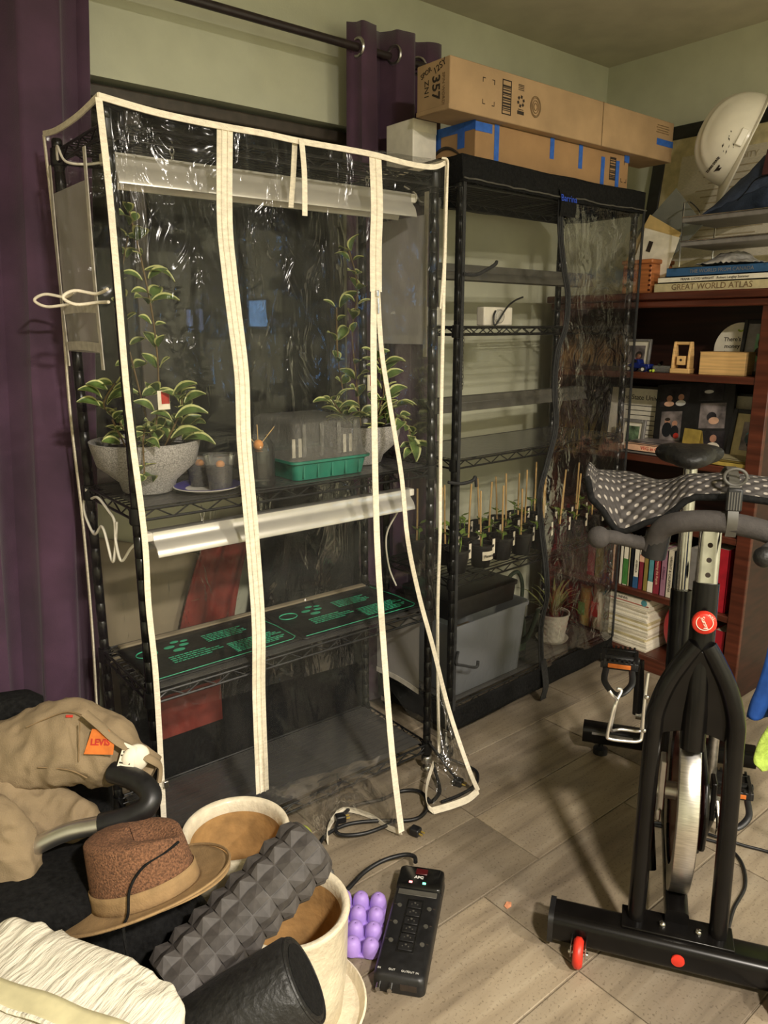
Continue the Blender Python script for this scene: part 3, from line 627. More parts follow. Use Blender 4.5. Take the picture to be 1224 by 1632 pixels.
# ------------------------------------------------------------------ black-trimmed clear cover
cb_ = thing('rack_cover', 'clear plastic cover with black top band and black wavy zip over a wire rack', 'cover', RB, PB)
bx0, bx1, by0, by1 = -.022, WB+.022, -.024, DB+.022
def bandf(lo, hi, seed, sag):
    per = [(bx0, by0), (bx1, by0), (bx1, by1), (bx0, by1)]
    def f(u, v):
        q = u*4; i = int(q) % 4; t = q-int(q); a, b = per[i], per[(i+1) % 4]
        x, y = a[0]+(b[0]-a[0])*t, a[1]+(b[1]-a[1])*t
        z = hi+(lo-hi)*v
        z += sag*sin(t*pi)*(.5+.5*nz(u*6, 1, seed))*(-1)+.004*nz(u*25, v*2, seed)
        o = .004*nz(u*18, v*3, seed+2)
        return (x+(o if i in (1, 3) else 0), y-(.006*v if i == 0 else 0)+(o if i in (0, 2) else 0), z)
    return f
tb = MB().grid(bandf(1.812, 1.888, 2, .012), 96, 8, cu=True)
obj('top_band', tb, 'black_fabric', cb_, smooth=True, solid=.002)
obj('top_panel', MB().grid(lambda u, v: (bx0+(bx1-bx0)*u, by0+(by1-by0)*v, 1.882-.008*sin(u*pi)+.003*nz(u*9, v*5, 8)), 24, 8), 'black_fabric', cb_, smooth=True, solid=.002)
obj('band_piping', MB().tube([Vector((bx0+(bx1-bx0)*i/40, by0-.010, 1.822-.010*sin(pi*i/40)*(.5+.5*nz(i*.15, 1, 2))+.003*nz(i*.6, 0, 4))) for i in range(41)], .0025, 6), 'smoke_grey', cb_, smooth=True)
obj('bottom_band', MB().grid(bandf(.045, .128, 12, .0), 96, 6, cu=True), 'black_fabric', cb_, smooth=True, solid=.002)
zipb = [(.455, by0, 1.815), (.46, by0, 1.709), (.492, by0, 1.59), (.521, by0, 1.509), (.519, by0, 1.403), (.48, by0, 1.319), (.473, by0, 1.189), (.492, by0, 1.055), (.451, by0, .924), (.416, by0, .814), (.442, by0, .67), (.474, by0, .543), (.492, by0, .416), (.463, by0, .297), (.483, by0, .12)]
fl_ = [(bx0, by0, 1.82), (bx0, by0, 1.4), (bx0, by0, .9), (bx0, by0, .5), (bx0, by0, .12)]
fr_ = [(bx1, by0, 1.82), (bx1, by0, 1.4), (bx1, by0, .9), (bx1, by0, .5), (bx1, by0, .12)]
br_ = [(bx1, by1, 1.82), (bx1, by1, 1.2), (bx1, by1, .5), (bx1, by1, .12)]; bl_ = [(bx0, by1, 1.82), (bx0, by1, 1.2), (bx0, by1, .5), (bx0, by1, .12)]
obj('front_panel', sheet(fl_, zipb, 18, 60, .012, (0, 1, 0), 41), 'vinyl_smoke', cb_, smooth=True)
obj('front_panel', sheet(zipb, fr_, 20, 60, .020, (0, 1, 0), 44), 'vinyl_smoke', cb_, smooth=True)
obj('right_panel', sheet(fr_, br_, 12, 50, .010, (1, 0, 0), 47), 'vinyl_smoke', cb_, smooth=True)
obj('left_panel', sheet(fl_, bl_, 12, 50, .008, (1, 0, 0), 49), 'vinyl', cb_, smooth=True)
zb_ = obj('zipper_tape', ribbon([(x, y-.003, z) for x, y, z in zipb], (1, 0, 0), .030, .003), 'zip_black', cb_, smooth=True)
for dx in (-.004, .004): obj('zipper_coil', MB().tube([p+Vector((dx, -.006, 0)) for p in smoothpath(zipb)], .0025, 6), 'zip_black', zb_, smooth=True)
obj('zipper_tape', ribbon([(.485, by0-.004, .16), (.49, by0-.02, .06), (.47, by0-.025, .02), (.48, by0-.02, .004)], (1, 0, 0), .035, .003), 'zip_black', cb_, smooth=True)
for p in (fl_, fr_):
    off = .012 if p is fl_ else -.004
    obj('binding', ribbon([(x+off+.004*nz(z*5, 1, x), y-.003, z) for x, y, z in p], (1, 0, 0), .012, .004), 'zip_black', cb_, smooth=True)
tg = obj('brand_tag', ribbon([(.475, by0-.012, 1.838), (.48, by0-.016, 1.80), (.482, by0-.012, 1.758)], (1, 0, 0), .085, .002), 'black_fabric', cb_, smooth=True)
text('lettering', 'Barrina', .030, 'logo_blue', tg, frame((.478, by0-.0185, 1.812), (1, 0, 0), (0, .12, 1)))
# black tie straps clipped on the posts
for pts in ([(-.012, -.03, 1.555), (.02, -.045, 1.552), (.06, -.05, 1.565), (.10, -.055, 1.585), (.115, -.05, 1.595)], [(-.05, -.02, .925), (-.01, -.04, .918), (.035, -.045, .922), (.05, -.045, .932), (.056, -.045, .90)], [(.0, -.035, .34), (-.008, -.035, .30), (.02, -.04, .285), (.075, -.05, .265), (.085, -.05, .285)]):
    obj('tie_strap', MB().tube(smoothpath(pts), .0055, 6), 'zip_black', cb_, smooth=True)
# ------------------------------------------------------------------ potted hoyas
def leaf_mesh(L=.07, W=.036, curl=.012, name='leaf'):
    """pointed oval leaf, green inside and a cream rim"""
    n = 8; m = MB()
    def width(t): return W/2*(sin(pi*min(1, t*.96+.02))**.75)*(1-.25*t)
    for i in range(n):
        t0, t1 = i/n, (i+1)/n
        row = []
        for t in (t0, t1):
            w = width(t); z = -curl*(2*t-1)**2*1.4+curl*.6
            row.append([(t*L, -w, z+.004), (t*L, -w*.74, z+.001), (t*L, 0, z-.001), (t*L, w*.74, z+.001), (t*L, w, z+.004)])
        for k in range(4):
            m.mi = 1 if k in (0, 3) else 0
            m.add([row[0][k], row[0][k+1], row[1][k+1], row[1][k]], [(0, 1, 2, 3)])
    me = m.mesh(name); me.materials.append(M['leaf_green']); me.materials.append(M['leaf_cream']); me.polygons.foreach_set('material_index', m.m)
    b = bmesh.new(); b.from_mesh(me); bmesh.ops.remove_doubles(b, verts=b.verts, dist=.0004); b.to_mesh(me); b.free()
    me.polygons.foreach_set('use_smooth', [True]*len(me.polygons))
    return me
LEAVES = [leaf_mesh(.066, .042, .008), leaf_mesh(.055, .037, .005), leaf_mesh(.072, .040, .012), leaf_mesh(.045, .030, .004)]
def place_leaf(parent, p, dirv, up=(0, 0, 1), k=None, s=1, rnd=random):
    d = Vector(dirv).normalized(); u = Vector(up); y = u.cross(d)
    if y.length < 1e-4: y = Vector((0, 1, 0))
    y.normalize(); z = d.cross(y)
    o = obj('leaf', LEAVES[k if k is not None else rnd.randrange(4)], [], parent)
    o.matrix_local = Matrix(((d.x*s, y.x*s, z.x*s, p[0]), (d.y*s, y.y*s, z.y*s, p[1]), (d.z*s, y.z*s, z.z*s, p[2]), (0, 0, 0, 1)))
    return o
def hoya(label, pos, rmax, h, rb, vines, seed, extra, tagpos):
    rnd = random.Random(seed)
    t = thing('potted_hoya', label, 'potted plant', pos, PA, 'hoyas in grey planters')
    prof = [(rb*.9, .0), (rb, .004), (rb*1.12, h*.22), (rb+(rmax-rb)*.80, h*.55), (rmax*.97, h*.85), (rmax, h), (rmax-.006, h), (rmax-.008, h*.86)]
    obj('planter', MB().lathe(prof, 40, cap1=False), 'planter_grey', t, smooth=True)
    obj('soil', MB().lathe([(.001, h*.84), (rmax*.5, h*.86), (rmax-.007, h*.82)], 24, cap0=False, cap1=False), 'soil', t, smooth=True)
    st = MB()
    for path in vines:
        P = smoothpath(path, 6); st.tube(P, .0022, 5)
        for i in range(2, len(P), 2):
            p = P[i]; tdir = (P[min(i+1, len(P)-1)]-P[i-1]).normalized(); a = rnd.uniform(0, 2*pi)
            for q in (0, 1):
                if rnd.random() < .12: continue
                side = Vector((cos(a+pi*q), sin(a+pi*q), rnd.uniform(-.25, .45)))
                side = (side+tdir*.35).normalized()
                place_leaf(t, p+side*.006, side, Vector((rnd.uniform(-.4, .4), -.5+rnd.uniform(-.5, .3), 1)), s=rnd.uniform(.7, 1.0), rnd=rnd)
    for (p, d, k, s) in extra:
        place_leaf(t, p, d, (0, -.55, 1), k, s); 
    obj('vine', st, 'vine', t, smooth=True)
    x, y, z = tagpos
    tg_ = obj('plant_label', MB().box((x, y, z), (.03, .002, .045)), 'paper', t)
    obj('red_band', MB().box((x+.004, y-.0016, z+.006), (.02, .001, .03)), 'red_ink', tg_)
    for i in range(3):
        o = obj('fallen_leaf', LEAVES[3], [], t); o.location = (rnd.uniform(-.06, .06), -rmax*.4+rnd.uniform(-.03, .03), h*.9); o.rotation_euler = (rnd.uniform(-.4, .4), rnd.uniform(-.4, .2), rnd.uniform(0, 6))
    return t
hL = .128
hoya('grey speckled bowl planter with a tall climbing hoya at the left end of the shelf', inA(.095, .165, 1.006), .132, hL, .062,
     [[(.02, .0, .11), (.035, -.02, .25), (.03, -.03, .40), (.01, -.03, .55), (-.005, -.02, .65)], [(-.02, .02, .11), (-.06, .01, .18), (-.10, -.02, .22), (-.085, -.06, .27)], [(.04, -.02, .11), (.08, -.04, .20), (.07, -.06, .24)],
      [(.0, -.05, .11), (-.03, -.10, .17), (-.05, -.12, .15), (-.06, -.135, .07)], [(.03, .03, .11), (.0, .04, .3), (-.02, .05, .45), (.01, .04, .60)], [(.06, .0, .11), (.10, .0, .16), (.12, -.03, .14)], [(-.06, -.04, .11), (-.10, -.07, .19)]],
     5, [((.05, -.07, .19), (.9, -.3, .1), 2, 1.1), ((.03, -.08, .14), (.6, -.5, .2), 0, 1.15), ((.05, -.06, .24), (.5, -.4, .3), 0, 1.0), ((.07, -.07, .135), (.8, -.5, -.15), 2, 1.05), ((.0, -.09, .15), (-.5, -.6, .3), 0, 1.1), ((.03, -.03, .46), (.9, -.3, .0), 0, .95), ((.03, -.03, .47), (-.9, -.3, .1), 0, .85), ((.02, -.03, .53), (.9, -.2, -.35), 2, 1.0)], (.035, -.045, .225))
hoya('grey speckled bowl planter with a hoya trailing over its rim at the right end', inA(.752, .165, 1.006), .122, .118, .06,
     [[(.0, .0, .11), (-.03, -.02, .25), (-.05, -.03, .38), (-.03, -.03, .50), (-.05, -.02, .60)], [(.02, -.02, .11), (.06, -.03, .19), (.05, -.04, .27), (.03, -.04, .32)], [(-.04, .0, .11), (-.09, -.02, .16), (-.13, -.04, .20)],
      [(.06, -.03, .11), (.09, -.07, .14), (.11, -.09, .10), (.115, -.105, .05)], [(-.02, .03, .11), (-.05, .04, .3), (-.06, .03, .45)], [(-.05, -.04, .11), (-.09, -.06, .14)], [(.03, .0, .11), (.08, -.02, .15), (.10, -.04, .17)]],
     11, [((.105, -.10, .085), (.15, -.3, -1), 0, 1.25), ((.06, -.05, .20), (.9, -.2, .35), 2, 1.0), ((.05, -.05, .25), (.8, -.2, .3), 0, 1.0), ((.02, -.06, .15), (.3, -.6, .5), 0, 1.1), ((-.05, -.07, .15), (-.8, -.4, .3), 2, 1.0)], (-.005, -.06, .24))
# ------------------------------------------------------------------ cups, jar, plate and propagator on the planter shelf
zs = 1.0062
pl = thing('saucer_plate', 'white plate with a blue rim under the two clear seedling cups', 'plate', inA(.215, .085, zs), PA)
obj('dish', MB().lathe([(.03, 0), (.05, .001), (.085, .012), (.083, .0135), (.05, .004), (.001, .003)], 32, cap1=False), 'white_enamel', pl, smooth=True)
obj('rim_glaze', MB().lathe([(.055, .0062), (.082, .0140), (.080, .0146), (.055, .0068)], 32, cap0=False, cap1=False), 'plate_blue', pl, smooth=True)
for i, (x, y, s) in enumerate(((.235, .055, 1.0), (.215, .13, .92))):
    t = thing('seedling_cup', ['clear plastic cup of dark soil at the front of the blue-rimmed plate', 'smaller clear plastic cup of soil at the back of the blue-rimmed plate'][i], 'cup', inA(x, y, zs+.0045), PA, 'clear seedling cups')
    obj('cup', MB().lathe([(.026*s, 0), (.028*s, .001), (.038*s, .082*s), (.040*s, .083*s), (.040*s, .086*s), (.037*s, .085*s)], 28, cap1=False), 'clear_plastic', t, smooth=True)
    obj('soil', MB().lathe([(.0255*s, .002), (.034*s, .055*s), (.001, .058*s)], 24, cap1=False), 'soil', t, smooth=True)
    obj('avocado_seed', MB().ball((.0, -.004, .062*s), .011, 12, (1, 1, .9)), 'seed_orange', t, smooth=True)
t = thing('glass_jar', 'glass jar of dark water with an avocado seed on toothpicks', 'jar', inA(.345, .055, zs), PA)
film('glass', gloss=.34, rough=.03, haze=.03, bump=.08, scale=8, crease=0); film('dark_water', gloss=.3, rough=.05, haze=.35, hcol=(.03, .03, .025, 1), tint=(.22, .22, .2, 1), bump=.05, scale=8, crease=0)
obj('jar', MB().lathe([(.038, 0), (.041, .003), (.041, .10), (.036, .112), (.030, .118), (.031, .128), (.029, .128)], 30, cap1=False), 'glass', t, smooth=True)
obj('water', MB().lathe([(.0385, .024), (.0385, .092), (.001, .092)], 26, cap1=False), 'dark_water', t, smooth=True)
obj('thick_base', MB().lathe([(.037, .002), (.039, .02), (.001, .021)], 26, cap1=False), 'glass', t, smooth=True)
sd = obj('avocado_seed', MB().ball((0, 0, .104), .013, 14, (1, 1, 1.05)), 'seed_orange', t, smooth=True)
for a in (-.5, 2.7, 1.1): obj('toothpick', MB().cyl((.008*cos(a), .008*sin(a), .108), (.042*cos(a), .042*sin(a), .150), .0011, 5), 'bamboo', sd)
t = thing('seed_propagator', 'green seed tray with a fogged clear dome lid on the planter shelf', 'seed tray', inA(.555, .155, zs), PA)
def rring(w, d, r, n=5):
    out = []
    for (sx, sy, a0) in ((1, 1, 0), (-1, 1, pi/2), (-1, -1, pi), (1, -1, 3*pi/2)):
        for i in range(n+1): a = a0+pi/2*i/n; out.append((sx*(w/2-r)+r*cos(a), sy*(d/2-r)+r*sin(a)))
    return out
def rbox(levels, r, m=None, cap0=True, cap1=True):
    """stack of rounded rectangles: levels = [(w, d, z)]"""
    m = m or MB(); rings = [[(x, y, z) for x, y in rring(w, d, r)] for w, d, z in levels]; n = len(rings[0])
    vs = [p for q in rings for p in q]; fs = []
    for i in range(len(rings)-1):
        for j in range(n): fs.append((i*n+j, i*n+(j+1) % n, (i+1)*n+(j+1) % n, (i+1)*n+j))
    if cap0: fs.append(tuple(range(n-1, -1, -1)))
    if cap1: fs.append(tuple((len(rings)-1)*n+j for j in range(n)))
    return m.add(vs, fs)
obj('tray', rbox([(.225, .235, 0), (.24, .25, .042), (.26, .268, .046), (.26, .268, .052), (.25, .258, .053), (.235, .245, .048), (.225, .235, .006)], .02), 'tray_green', t, smooth=True)
for i in range(5):
    obj('tray_rib', MB().box((-.09+.045*i, -.122, .022), (.006, .008, .036)), 'tray_green', t, bevel=.001)
obj('compost', MB().grid(lambda u, v: ((u-.5)*.225, (v-.5)*.235, .045+.006*nz(u*14, v*14, 3)), 16, 16), 'soil', t, smooth=True)
dm = obj('dome_lid', rbox([(.255, .262, .053), (.245, .252, .058), (.232, .24, .075), (.222, .23, .15), (.20, .21, .156)], .022), 'fogged_plastic', t, smooth=True)
for i in range(4):
    obj('dome_flute', MB().box((-.085+.055*i, -.1215, .105), (.012, .003, .085)), 'fogged_plastic', dm, bevel=.001)
for x in (-.103, -.083, .062, .082): obj('plant_marker', MB().box((x, -.096, .083), (.010, .001, .05)), 'paper', t)
# ------------------------------------------------------------------ heat mats
def heat_mat(label, pos, rz):
    t = thing('heat_mat', label, 'heat mat', pos, rz, 'seedling heat mats')
    obj('pad', MB().grid(lambda u, v: ((u-.5)*.43, (v-.5)*.245, .003+.003*nz(u*5, v*4, pos[0]*3)), 20, 12), 'mat_black', t, smooth=True, solid=.0025)
    z = .0085; p = MB(); rnd = random.Random(4)
    pts = [(-.20, -.112), (.19, -.112), (.205, -.10), (.205, .0), (.19, .112)]
    obj('printed_border', MB().tube([(x, y, z-.002) for x, y in pts], .0011, 5), 'mat_print', t)
    lg = MB(); lg.tube([(-.165+.028*cos(a), .045+.022*sin(a), z-.001) for a in [2*pi*i/24 for i in range(24)]], .0016, 5, closed=True)
    obj('printed_logo', lg, 'mat_print', t)
    for k, (x, y, s) in enumerate(((-.10, .05, 1), (-.075, .075, .8), (-.06, .045, .9), (-.085, .02, 1.1), (-.05, .068, .7))):
        lf = MB().lathe([(.0155*s, 0), (.0155*s, .0006)], 12, (x, y, z-.0015), sx=1, sy=.55)
        obj('printed_leaf', lf, 'mat_print', t)
    tx = MB()
    for (x0, y0, w, n, dy) in ((-.13, -.05, .13, 4, .012), (.03, -.09, .15, 7, .010), (.0, .02, .12, 5, .011)):
        for i in range(n):
            x = x0
            while x < x0+w*(1 if i % 3 else .8):
                l = rnd.uniform(.006, .018); tx.box((x+l/2, y0+i*dy, z-.001), (l, .0045, .0006)); x += l+.003
    obj('printed_text', tx, 'mat_print', t)
    return t
heat_mat('black seedling heat mat with green print on the left half of the shelf', inA(.235, .16, .5545), PA+.02)
heat_mat('black seedling heat mat with green print on the right half of the shelf', inA(.668, .155, .5545), PA-.01)
for i, (x0, x1) in enumerate(((.03, .86),)):
    tag(obj('mat_strip', MB().box((0, 0, .004), (.83, .022, .006)), 'beige_board', bevel=.002, loc=inA(.445, .30, .5545), rz=PA), 'long beige strip lying behind the two heat mats', 'strip')
# ------------------------------------------------------------------ seedling pots on the black-trimmed rack
def pot_proto():
    t = thing('seedling_pot', 'x', 'plant pot', (0, 0, 0), 0, 'seedling pots in the black-trimmed rack')
    obj('pot', MB().lathe([(.030, 0), (.032, .002), (.042, .072), (.046, .074), (.046, .082), (.042, .082), (.040, .066)], 20, cap1=False), 'black_plastic', t, smooth=True)
    obj('soil', MB().lathe([(.041, .068), (.02, .070), (.001, .071)], 16, cap0=False, cap1=False), 'soil', t, smooth=True)
    obj('stake', MB().tube([(.005, .0, .04), (.008, .002, .16), (.012, .002, .265)], .0034, 6), 'bamboo', t, smooth=True)
    s = MB(); rnd = random.Random(2); s.tube([(-.008, -.006, .066), (-.012, -.008, .09), (-.010, -.01, .115)], .002, 5)
    for i in range(6):
        a = i*1.1; z = .095+.006*i; L_ = .032+.006*(i % 2); d = Vector((cos(a), sin(a), .35)).normalized(); y = Vector((-sin(a), cos(a), 0)); p = Vector((-.011, -.009, z))
        s.add([p, p+d*L_*.45+y*.011, p+d*L_, p+d*L_*.45-y*.011], [(0, 1, 2, 3)])
    obj('seedling', s, 'leaf_bright', t)
    obj('plant_marker', MB().box((.026, -.036, .075), (.012, .0012, .052)), 'paper', t)
    return t
pp = pot_proto(); first = True
names = {}
spots = []
for r, (yy, xs, cnt) in enumerate(((.045, .075, 8), (.145, .115, 8), (.245, .075, 8))):
    for i in range(cnt): spots.append((r, i, xs+.112*i, yy))
rw = ['front row', 'middle row', 'back row']; od = ['first', 'second', 'third', 'fourth', 'fifth', 'sixth', 'seventh', 'eighth']
rnd = random.Random(21)
for (r, i, x, y) in spots:
    if r == 2 and i == 7: continue
    lab = 'black seedling pot with a bamboo stake, %s from the left in the %s' % (od[i], rw[r])
    if r == 0 and i == 1: lab = 'black seedling pot with a handwritten white label in the front row'
    pos = inB(x+rnd.uniform(-.006, .006), y+rnd.uniform(-.006, .006), .5865)
    if first: o = pp; o.location = pos; o['label'] = lab; first = False
    else: o = copy_tree(pp, None, pos, 0, lab)
    o.rotation_euler = (0, 0, PB+rnd.uniform(-.25, .25))
    s = rnd.uniform(.9, 1.08); o.scale = (1, 1, 1)
    for ch in o.children:
        if ch.name.startswith('stake'): ch.rotation_euler = (rnd.uniform(-.05, .05), rnd.uniform(-.05, .03), rnd.uniform(0, 6)); ch.scale = (1, 1, s)
        if ch.name.startswith('seedling'): ch.rotation_euler = (0, 0, rnd.uniform(0, 6)); ch.scale = (s, s, s*rnd.uniform(.8, 1.15))
    if r == 0 and i == 1:
        lb = obj('handwritten_label', MB().grid(lambda u, v: (.0432*sin((u-.5)*1.3), -.0432*cos((u-.5)*1.3), .030+.032*v), 8, 2), 'paper', o, smooth=True)
        text('handwriting', 'Pimento', .016, 'box_ink', lb, frame((0, -.0445, .046), (1, 0, 0), (0, 0, 1)))
# grow tray under the pots is the wire shelf itself; timer on the shelf above
t = thing('outlet_timer', 'white mechanical outlet timer with a round dial on the upper shelf', 'timer', inB(.335, .14, 1.405), PB)
obj('case', MB().box((0, 0, .032), (.15, .035, .062)), 'white_plastic', t, bevel=.004)
obj('dial', MB().lathe([(.024, 0), (.024, .006), (.019, .008)], 28, (.0, -.0175, .032), Matrix.Rotation(pi/2, 3, 'X')), 'white_enamel', t, smooth=True)
dr = MB()
for i in range(24): a = 2*pi*i/24; dr.box((.021*cos(a), -.0255, .032+.021*sin(a)), (.002, .001, .002))
obj('dial_marks', dr, 'box_ink', t)
cord('power_cord', [(-.02, -.02, .05), (-.035, -.025, .03), (-.03, -.03, .003), (.02, -.035, .06), (.09, -.01, .085), (.15, .0, .10)], .0032, 'black_plastic', t)
tag(obj('power_adapter', MB().box((0, 0, .03), (.06, .04, .06)), 'white_plastic', bevel=.006, loc=inB(.06, .16, 1.405), rz=PB), 'small white power adapter at the left end of the upper shelf', 'adapter')
# ------------------------------------------------------------------ bottom of the black-trimmed rack
t = thing('storage_bin', 'clear grey plastic storage bin on the bottom shelf', 'storage bin', inB(.235, .165, .128), PB)
obj('tub', rbox([(.36, .26, 0), (.37, .27, .004), (.405, .30, .26), (.42, .315, .262), (.42, .315, .275), (.41, .305, .275), (.398, .295, .262), (.36, .26, .008)], .025), 'bin_plastic', t, smooth=True)
tag(obj('cardboard_box', MB().box((0, 0, .06), (.30, .2, .12)), 'cardboard', bevel=.003, loc=inB(.235, .165, .1375), rz=PB+.04), 'tan cardboard box inside the clear storage bin', 'box')
lid = thing('plastic_crate', 'black lidded crate resting on the rim of the storage bin', 'crate', inB(.225, .17, .404), PB)
obj('body', rbox([(.33, .22, 0), (.35, .24, .004), (.36, .25, .065)], .02), 'black_plastic', lid, smooth=True)
obj('lid', rbox([(.37, .26, .066), (.37, .26, .078), (.35, .24, .082)], .02), 'black_plastic', lid, smooth=True)
t = thing('watering_can', 'dark green watering can beside the white diamond pot', 'watering can', inB(.545, .19, .128), PB)
obj('body', MB().lathe([(.066, 0), (.072, .004), (.064, .12), (.050, .20), (.046, .20), (.058, .12)], 24, cap1=False), 'dark_green_cloth', t, smooth=True)
obj('handle', MB().tube(smoothpath([(-.045, 0, .19), (-.02, 0, .29), (.04, 0, .31), (.075, 0, .24), (.064, 0, .11)]), .008, 8), 'dark_green_cloth', t, smooth=True)
obj('spout', MB().tube(smoothpath([(.0, -.05, .03), (.0, -.10, .08), (.0, -.14, .20)]), [.012]*6+[.009]*7, 8), 'dark_green_cloth', t, smooth=True)
t = thing('spider_plant', 'spider plant in a white diamond-embossed pot on a saucer', 'potted plant', inB(.735, .115, .128), PB)
obj('saucer', MB().lathe([(.052, 0), (.062, .003), (.068, .014), (.066, .014), (.058, .006), (.001, .005)], 32, cap1=False), 'white_enamel', t, smooth=True)
pm = MB(); nn, kk = 48, 14
def potf(u, v):
    a = 2*pi*u; z = .006+.118*v; r = .050+.017*v
    q = abs(((u*12+v*5) % 1)-.5)+abs(((u*12-v*5) % 1)-.5)
    return ((r+.004*(q-.5))*cos(a), (r+.004*(q-.5))*sin(a), z)
pm.grid(potf, 96, 24, cu=True)
obj('pot', pm, 'white_enamel', t, smooth=True)
obj('pot_rim', MB().lathe([(.064, .116), (.069, .117), (.069, .124), (.064, .124)], 32, cap0=False, cap1=False), 'white_enamel', t, smooth=True)
obj('soil', MB().lathe([(.064, .112), (.001, .114)], 20, cap0=False, cap1=False), 'soil', t)
rnd = random.Random(9)
bl = MB(); bl.add([(0, -.004, 0), (0, .004, 0), (.06, .0055, .055), (.06, -.0055, .055), (.115, .0045, .085), (.115, -.0045, .085), (.17, .0025, .085), (.17, -.0025, .085), (.205, .0004, .07), (.205, -.0004, .07)], [(0, 1, 2, 3), (3, 2, 4, 5), (5, 4, 6, 7), (7, 6, 8, 9)])
blm = bl.mesh('leaf'); blm.materials.append(M['leaf_spider']); blm.polygons.foreach_set('use_smooth', [True]*4)
for i in range(34):
    a = rnd.uniform(0, 2*pi); o = obj('leaf', blm, [], t); r = rnd.uniform(0, .025); s = rnd.uniform(.55, .9)
    o.location = (r*cos(a), r*sin(a), .112); o.rotation_euler = (0, -rnd.uniform(-.1, .75), a); o.scale = (s, s, s)
# ------------------------------------------------------------------ boxes on top of the racks
ZB = 1.892
def carton(name, label, x0, x1, y0, y1, z0, z1, m, rz=0):
    t = thing(name, label, 'box', ((x0+x1)/2, (y0+y1)/2, z0), rz)
    w, d, h = x1-x0, y1-y0, z1-z0
    obj('carton', MB().box((0, 0, h/2), (w, d, h)), m, t, bevel=.003)
    return t, w, d, h
lb, w, d, h = carton('cardboard_box', 'cardboard box with vertical strips of blue painter tape', 1.808, 2.615, 1.755, 2.045, ZB, 2.008, 'cardboard_dark', .0)
fy = -d/2-.0008
for x, a, b in ((-.405+.095, .0, 1.0), (-.06+.02, .45, 1.0), (.115, .35, 1.0), (.245, .0, .82), (.335, .0, .8)):
    obj('tape_strip', MB().box((x, fy, h*(a+b)/2), (.021, .0008, h*(b-a))), 'blue_tape', lb)
obj('tape_strip', MB().box((-w/2+.035, fy, h*.86), (.075, .0008, .026)), 'blue_tape', lb)
obj('tape_strip', MB().box((w/2-.014, fy, h*.93), (.03, .0008, .03)), 'blue_tape', lb)
lx = -w/2-.0008
obj('tape_strip', MB().box((lx, 0, h-.012), (.0008, d, .026)), 'blue_tape', lb)
for yy, a in ((d/2-.02, 0), (.02, .42), (-d/2+.06, .38)): obj('tape_strip', MB().box((lx-.0006, yy, h*(a+1)/2-.001), (.0008, .03, h*(1-a)-.004)), 'blue_tape', lb)
arc = [(lx-.0004, .07-.16*i/16, .016+.038*sin(pi*i/16)+.006*i/16) for i in range(17)]
obj('printed_arc', MB().tube(arc, [.001+.0045*sin(pi*i/16) for i in range(17)], 6), 'box_ink', lb)
sb_ = MB(); xx = .305
for i, q in enumerate((.0, .006, .011, .02, .026, .036, .041, .05, .059, .066)): sb_.box((xx, fy-.0002, .03+q), (.03, .0006, .0035 if i % 3 else .005))
for z in (.026, .100): sb_.box((xx, fy-.0002, z), (.034, .0006, .0022))
for x in (xx-.017, xx+.017): sb_.box((x, fy-.0002, .063), (.0022, .0006, .076))
obj('printed_barcode', sb_, 'box_ink', lb)
cm = MB()
for x, z, sx, sz in ((.375, .095, -1, 1), (.392, .025, 1, -1), (.36, .025, -1, -1)):
    cm.box((x-sx*.005, fy-.0002, z), (.012, .0006, .002)); cm.box((x, fy-.0002, z-sz*.006), (.002, .0006, .012))
obj('printed_corners', cm, 'box_ink', lb)
tb_, w, d, h = carton('cardboard_box', 'long plain cardboard box lying on top of the blue-taped box', 1.665, 2.845, 1.722, 1.862, 2.0095, 2.148, 'cardboard', .0)
fy = -d/2-.0008; lx = -w/2-.0008
obj('bottom_flap', MB().box((-w/2-.001, 0, .0075), (.003, d, .013)), 'cardboard', tb_, bevel=.001)
cm = MB()
for x0, x1, z0, z1 in ((-.455, -.405, .035, .105),):
    for x, z, sx, sz in ((x0, z0, 1, 1), (x1, z0, -1, 1), (x0, z1, 1, -1), (x1, z1, -1, -1)):
        cm.box((x+sx*.005, fy, z), (.011, .0008, .002)); cm.box((x, fy, z+sz*.006), (.002, .0008, .012))
obj('printed_corners', cm, 'box_ink', tb_)
bc = MB(); xx = -.35
for x in (xx-.019, xx+.019): bc.box((x, fy, .068), (.003, .0008, .094))
for z in (.022, .115): bc.box((xx, fy, z), (.041, .0008, .003))
rnd = random.Random(3); z = .032
while z < .104: hh = rnd.choice((.002, .003, .005)); bc.box((xx, fy, z), (.034, .0008, hh)); z += hh+rnd.choice((.003, .0035))
obj('printed_barcode', bc, 'box_ink', tb_)
rc = MB()
for k in range(6): a = k*pi/3+.3; rc.box((-.285+.013*cos(a), fy, .068+.013*sin(a)), (.008, .0008, .008), rot=Matrix.Rotation(-a, 3, 'Y'))
for z in (.100, .105, .110, .114): rc.box((-.285, fy, z), (.026, .0008, .0018))
rc.box((-.285, fy, .036), (.03, .0008, .010)); rc.box((-.285, fy, .045), (.024, .0008, .002))
obj('printed_recycling_mark', rc, 'box_ink', tb_)
ci = MB()
for r in (.030, .026, .018, .010): ci.tube([(-.215+r*.8*cos(a), fy, .064+r*sin(a)) for a in [2*pi*i/28 for i in range(28)]], .0016, 5, closed=True)
obj('printed_seal', ci, 'faded_ink', tb_)
obj('seam', MB().box((.14, fy, h/2), (.004, .0006, h)), 'faded_ink', tb_)
obj('tape_strip', MB().box((w/2-.055, fy, .062), (.11, .0008, .022)), 'blue_tape', tb_)
ft = MB()
for i in range(4): ft.box((w/2-.075, fy, .094+.008*i), (.085-.01*(i % 2), .0006, .003))
obj('faded_print', ft, 'faded_ink', tb_)
